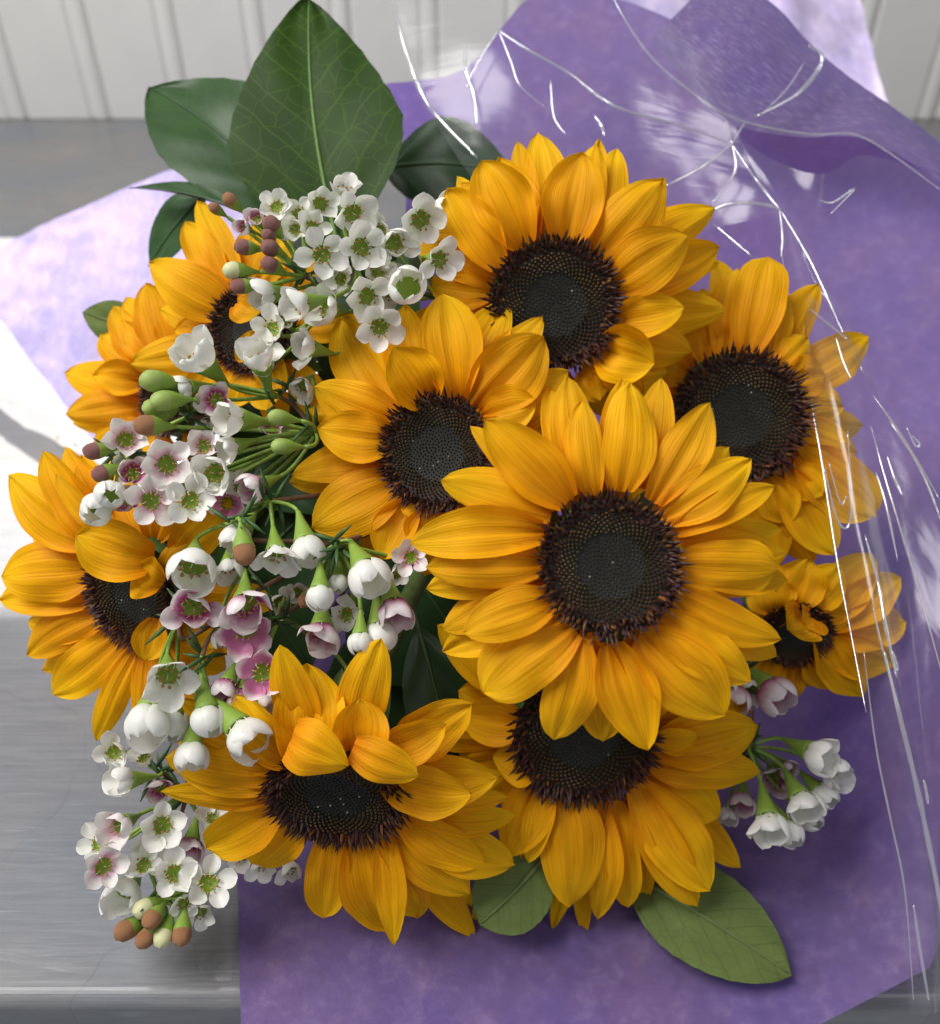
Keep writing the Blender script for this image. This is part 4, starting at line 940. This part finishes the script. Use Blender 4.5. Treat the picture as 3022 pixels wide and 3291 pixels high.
S = Sprig('drooping wax flower sprig with deep pink blossoms and white bells in the centre', 'W3', .316, 3)
S.node('a', 640, 140, .004); S.node('b', 840, 20, .012); S.node('c', 1235, 265, .006); S.node('d', 300, 720, .004); S.node('e', 440, 930, .002); S.node('f', 690, 420, .012); S.node('g', 900, 700, .016); S.tail('c')
S.twig([(1450, 200, .03), (1235, 265, .008), (1000, 260, .012), (700, 240, .008), (640, 140, .004)]); S.twig([(1000, 430, .024), (870, 490, .012), (760, 550, .008)]); S.twig([(1100, 560, .03), (1000, 640, .018), (870, 720, .016), (800, 820, .014)]); S.twig([(300, 720, .004), (330, 830, .006), (470, 760, .01), (690, 600, .02)]); S.twig([(440, 930, .002), (500, 800, .008), (690, 600, .02)]); S.twig([(840, 20, .012), (1000, 0, .02), (1200, -20, .03)])
for a in [(385, 410, 265, (-.05, -.5, .86), .35, w, 'a', -.006), (600, 410, 210, (0, -.7, .65), .6, w, 'b', .008), (880, 340, 265, (.1, -.75, .6), .65, w, 'b'), (1060, 300, 210, (.2, -.8, .5), .3, w, 'b', .002), (660, 220, 230, (-.45, -.8, .35), .5, w, 'b', .006), (390, 650, 300, (0, -.3, .93), .7, mg, 'f', -.003), (690, 640, 300, (0, -.72, .68), .6, mg, 'f', -.006),
          (700, 780, 290, (0, -.4, .9), .75, pk, 'f', .004), (795, 1030, 295, (.05, -.12, 1), .85, pk, 'g', -.004), (580, 1120, 190, (-.3, -.8, .5), .45, mg, 'g', .002), (1135, 590, 180, (0, -.9, .42), .05, w, 'c', -.004), (1420, 455, 245, (.35, -.65, .66), .28, w, 'c', -.006), (1245, 505, 130, (0, -.9, .4), .05, w, 'c', .006), (1145, 800, 290, (0, -.82, .55), .6, mg, 'c', .002),
          (1290, 690, 200, (-.25, -.1, .95), .75, w, 'c', .01), (1570, 650, 290, (.2, -.82, .52), .6, mg, 'c', -.002), (1372, 850, 150, (0, -.96, .28), .08, w, 'c', -.003), (1490, 820, 220, (.1, -.9, .42), .1, w, 'c', .003), (240, 1050, 335, (.05, -.5, .86), .75, w, 'd', -.008), (125, 1310, 270, (-.1, -.85, .5), .35, w, 'd', -.004), (270, 1340, 215, (0, -.95, .3), .08, w, 'd', .004),
          (480, 1310, 220, (.2, -.92, .32), .08, w, 'e', -.006), (690, 1390, 280, (.6, -.65, .46), .4, w, 'e', -.006), (380, 1500, 200, (0, -.95, .3), .35, w, 'e', -.002), (1670, 350, 205, (0, .1, .98), .85, bh, 'c', .012), (1590, 450, 130, (.2, .1, .95), .7, w, 'c', .016), (560, 830, 130, (0, -.95, .3), .05, w, 'f', .006), (670, 1170, 180, (-.1, -.8, .5), .5, pk, 'g', .006), (850, 1170, 170, (.2, -.85, .4), .4, bh, 'g', .006), (900, 620, 180, (0, -.2, .9), .7, w, 'g', .04), (1000, 560, 150, (.2, -.2, .9), .7, w, 'g', .04)]:
    S.bl(*a)
S.bud(690, 330, 165, (.12, -.88, .45), 'bud_orange', 'a', -.008); S.bud(1045, 610, 100, (-.3, -.6, .7), 'bud_orange', 'c', .01); S.bud(1300, 1100, 80, (0, -.5, .8), 'bud_orange', 'g', .03)
S = Sprig('low white wax flower sprig hanging over the grey table with tan buds at its tip', 'W4', .338, 4)
S.node('a', 800, 470, .016); S.node('b', 640, 1080, .006); S.node('c', 640, 330, .014); S.tail('a'); S.twig([(800, 470, .016), (720, 750, .014), (640, 1080, .006)]); S.twig([(800, 470, .016), (720, 380, .016), (640, 330, .014)])
for a in [(370, 220, 210, (-.2, -.1, .95), .7, w, 'c'), (435, 380, 200, (-.88, -.12, .45), .5, w, 'c', -.003), (400, 650, 220, (-.5, -.3, .8), .5, bh, 'a', -.002), (655, 645, 255, (.0, -.15, .97), .75, w, 'a', -.002), (280, 750, 205, (-.4, .1, .9), .8, w, 'a', .004), (310, 890, 245, (.2, -.1, .97), .8, bh, 'a', -.002), (540, 880, 200, (-.2, .1, .95), .75, w, 'b', .003), (725, 930, 265, (.02, .05, 1), .85, w, 'b', -.005), (930, 985, 285, (.1, .0, 1), .88, w, 'b', -.005),
          (430, 1050, 215, (-.3, -.6, .75), .3, w, 'b', .004), (820, 770, 195, (-.1, -.82, .5), .5, mg, 'a', .006), (590, 770, 200, (.1, -.2, .95), .8, w, 'a', .012), (780, 1110, 185, (.0, -.5, .85), .8, w, 'b', .006), (880, 1160, 185, (.1, -.6, .8), .75, w, 'b', .008), (950, 600, 160, (.0, .5, .85), .7, w, 'a', .01), (640, 430, 170, (-.3, -.5, .8), .6, mg, 'c', .01), (550, 250, 170, (-.2, .3, .9), .7, w, 'c', .014), (1240, 880, 190, (.0, -.7, .7), .7, w, 'a', .016), (1410, 900, 190, (.1, -.75, .65), .7, w, 'a', .018), (1120, 830, 150, (-.2, -.6, .75), .7, w, 'a', .016)]:
    S.bl(*a)
for a in [(430, 1270, 150, (-.75, -.5, .4), 'bud_orange', 'b'), (590, 1205, 135, (-.4, -.6, .65), 'bud_orange', 'b', -.003), (540, 1140, 145, (-.75, -.35, .5), 'bud_cream', 'b'), (550, 1320, 135, (-.55, -.65, .45), 'bud_orange', 'b'), (660, 1310, 140, (-.2, -.85, .45), 'bud_cream', 'b', -.002), (770, 1300, 140, (.0, -.9, .4), 'bud_orange', 'b', -.002)]:
    S.bud(*a)
S = Sprig('small wax flower sprig with closed white bells against the purple tissue', 'V', .345, 5)
S.node('a', 370, 560, .01); S.tail('a')
for a in [(770, 600, 250, (.72, -.35, .5), .55, w, 'a', -.004), (870, 700, 210, (.75, -.4, .45), .45, w, 'a', .004), (495, 1000, 260, (.1, -.88, .42), .55, w, 'a', -.006), (690, 880, 230, (.35, -.8, .45), .5, w, 'a', -.002), (820, 840, 160, (.6, -.65, .45), .15, w, 'a', .004), (620, 1060, 165, (.4, -.8, .4), .15, w, 'a', -.001), (740, 980, 150, (.6, -.6, .5), .1, w, 'a', .004), (540, 740, 210, (.2, -.5, .8), .6, mg, 'a', .014), (340, 870, 170, (-.1, -.7, .6), .5, mg, 'a', .016), (600, 690, 120, (.7, -.3, .6), .4, mg, 'a', .016), (260, 950, 120, (-.2, -.8, .5), .4, w, 'a', .018)]:
    S.bl(*a)
S = Sprig('tiny pink and white wax flower sprig beneath the crumpled sunflower', 'V', .352, 6)
S.node('a', 330, 110, .008); S.tail('a')
for a in [(520, 240, 240, (.6, -.6, .5), .4, mg, 'a'), (300, 260, 170, (-.1, -.8, .5), .3, mg, 'a', .002), (400, 290, 110, (.1, -.9, .4), .05, w, 'a', .004), (270, 215, 110, (-.3, -.4, .8), .4, w, 'a'), (370, 210, 130, (.3, -.5, .7), .4, bh, 'a', .004)]:
    S.bl(*a)
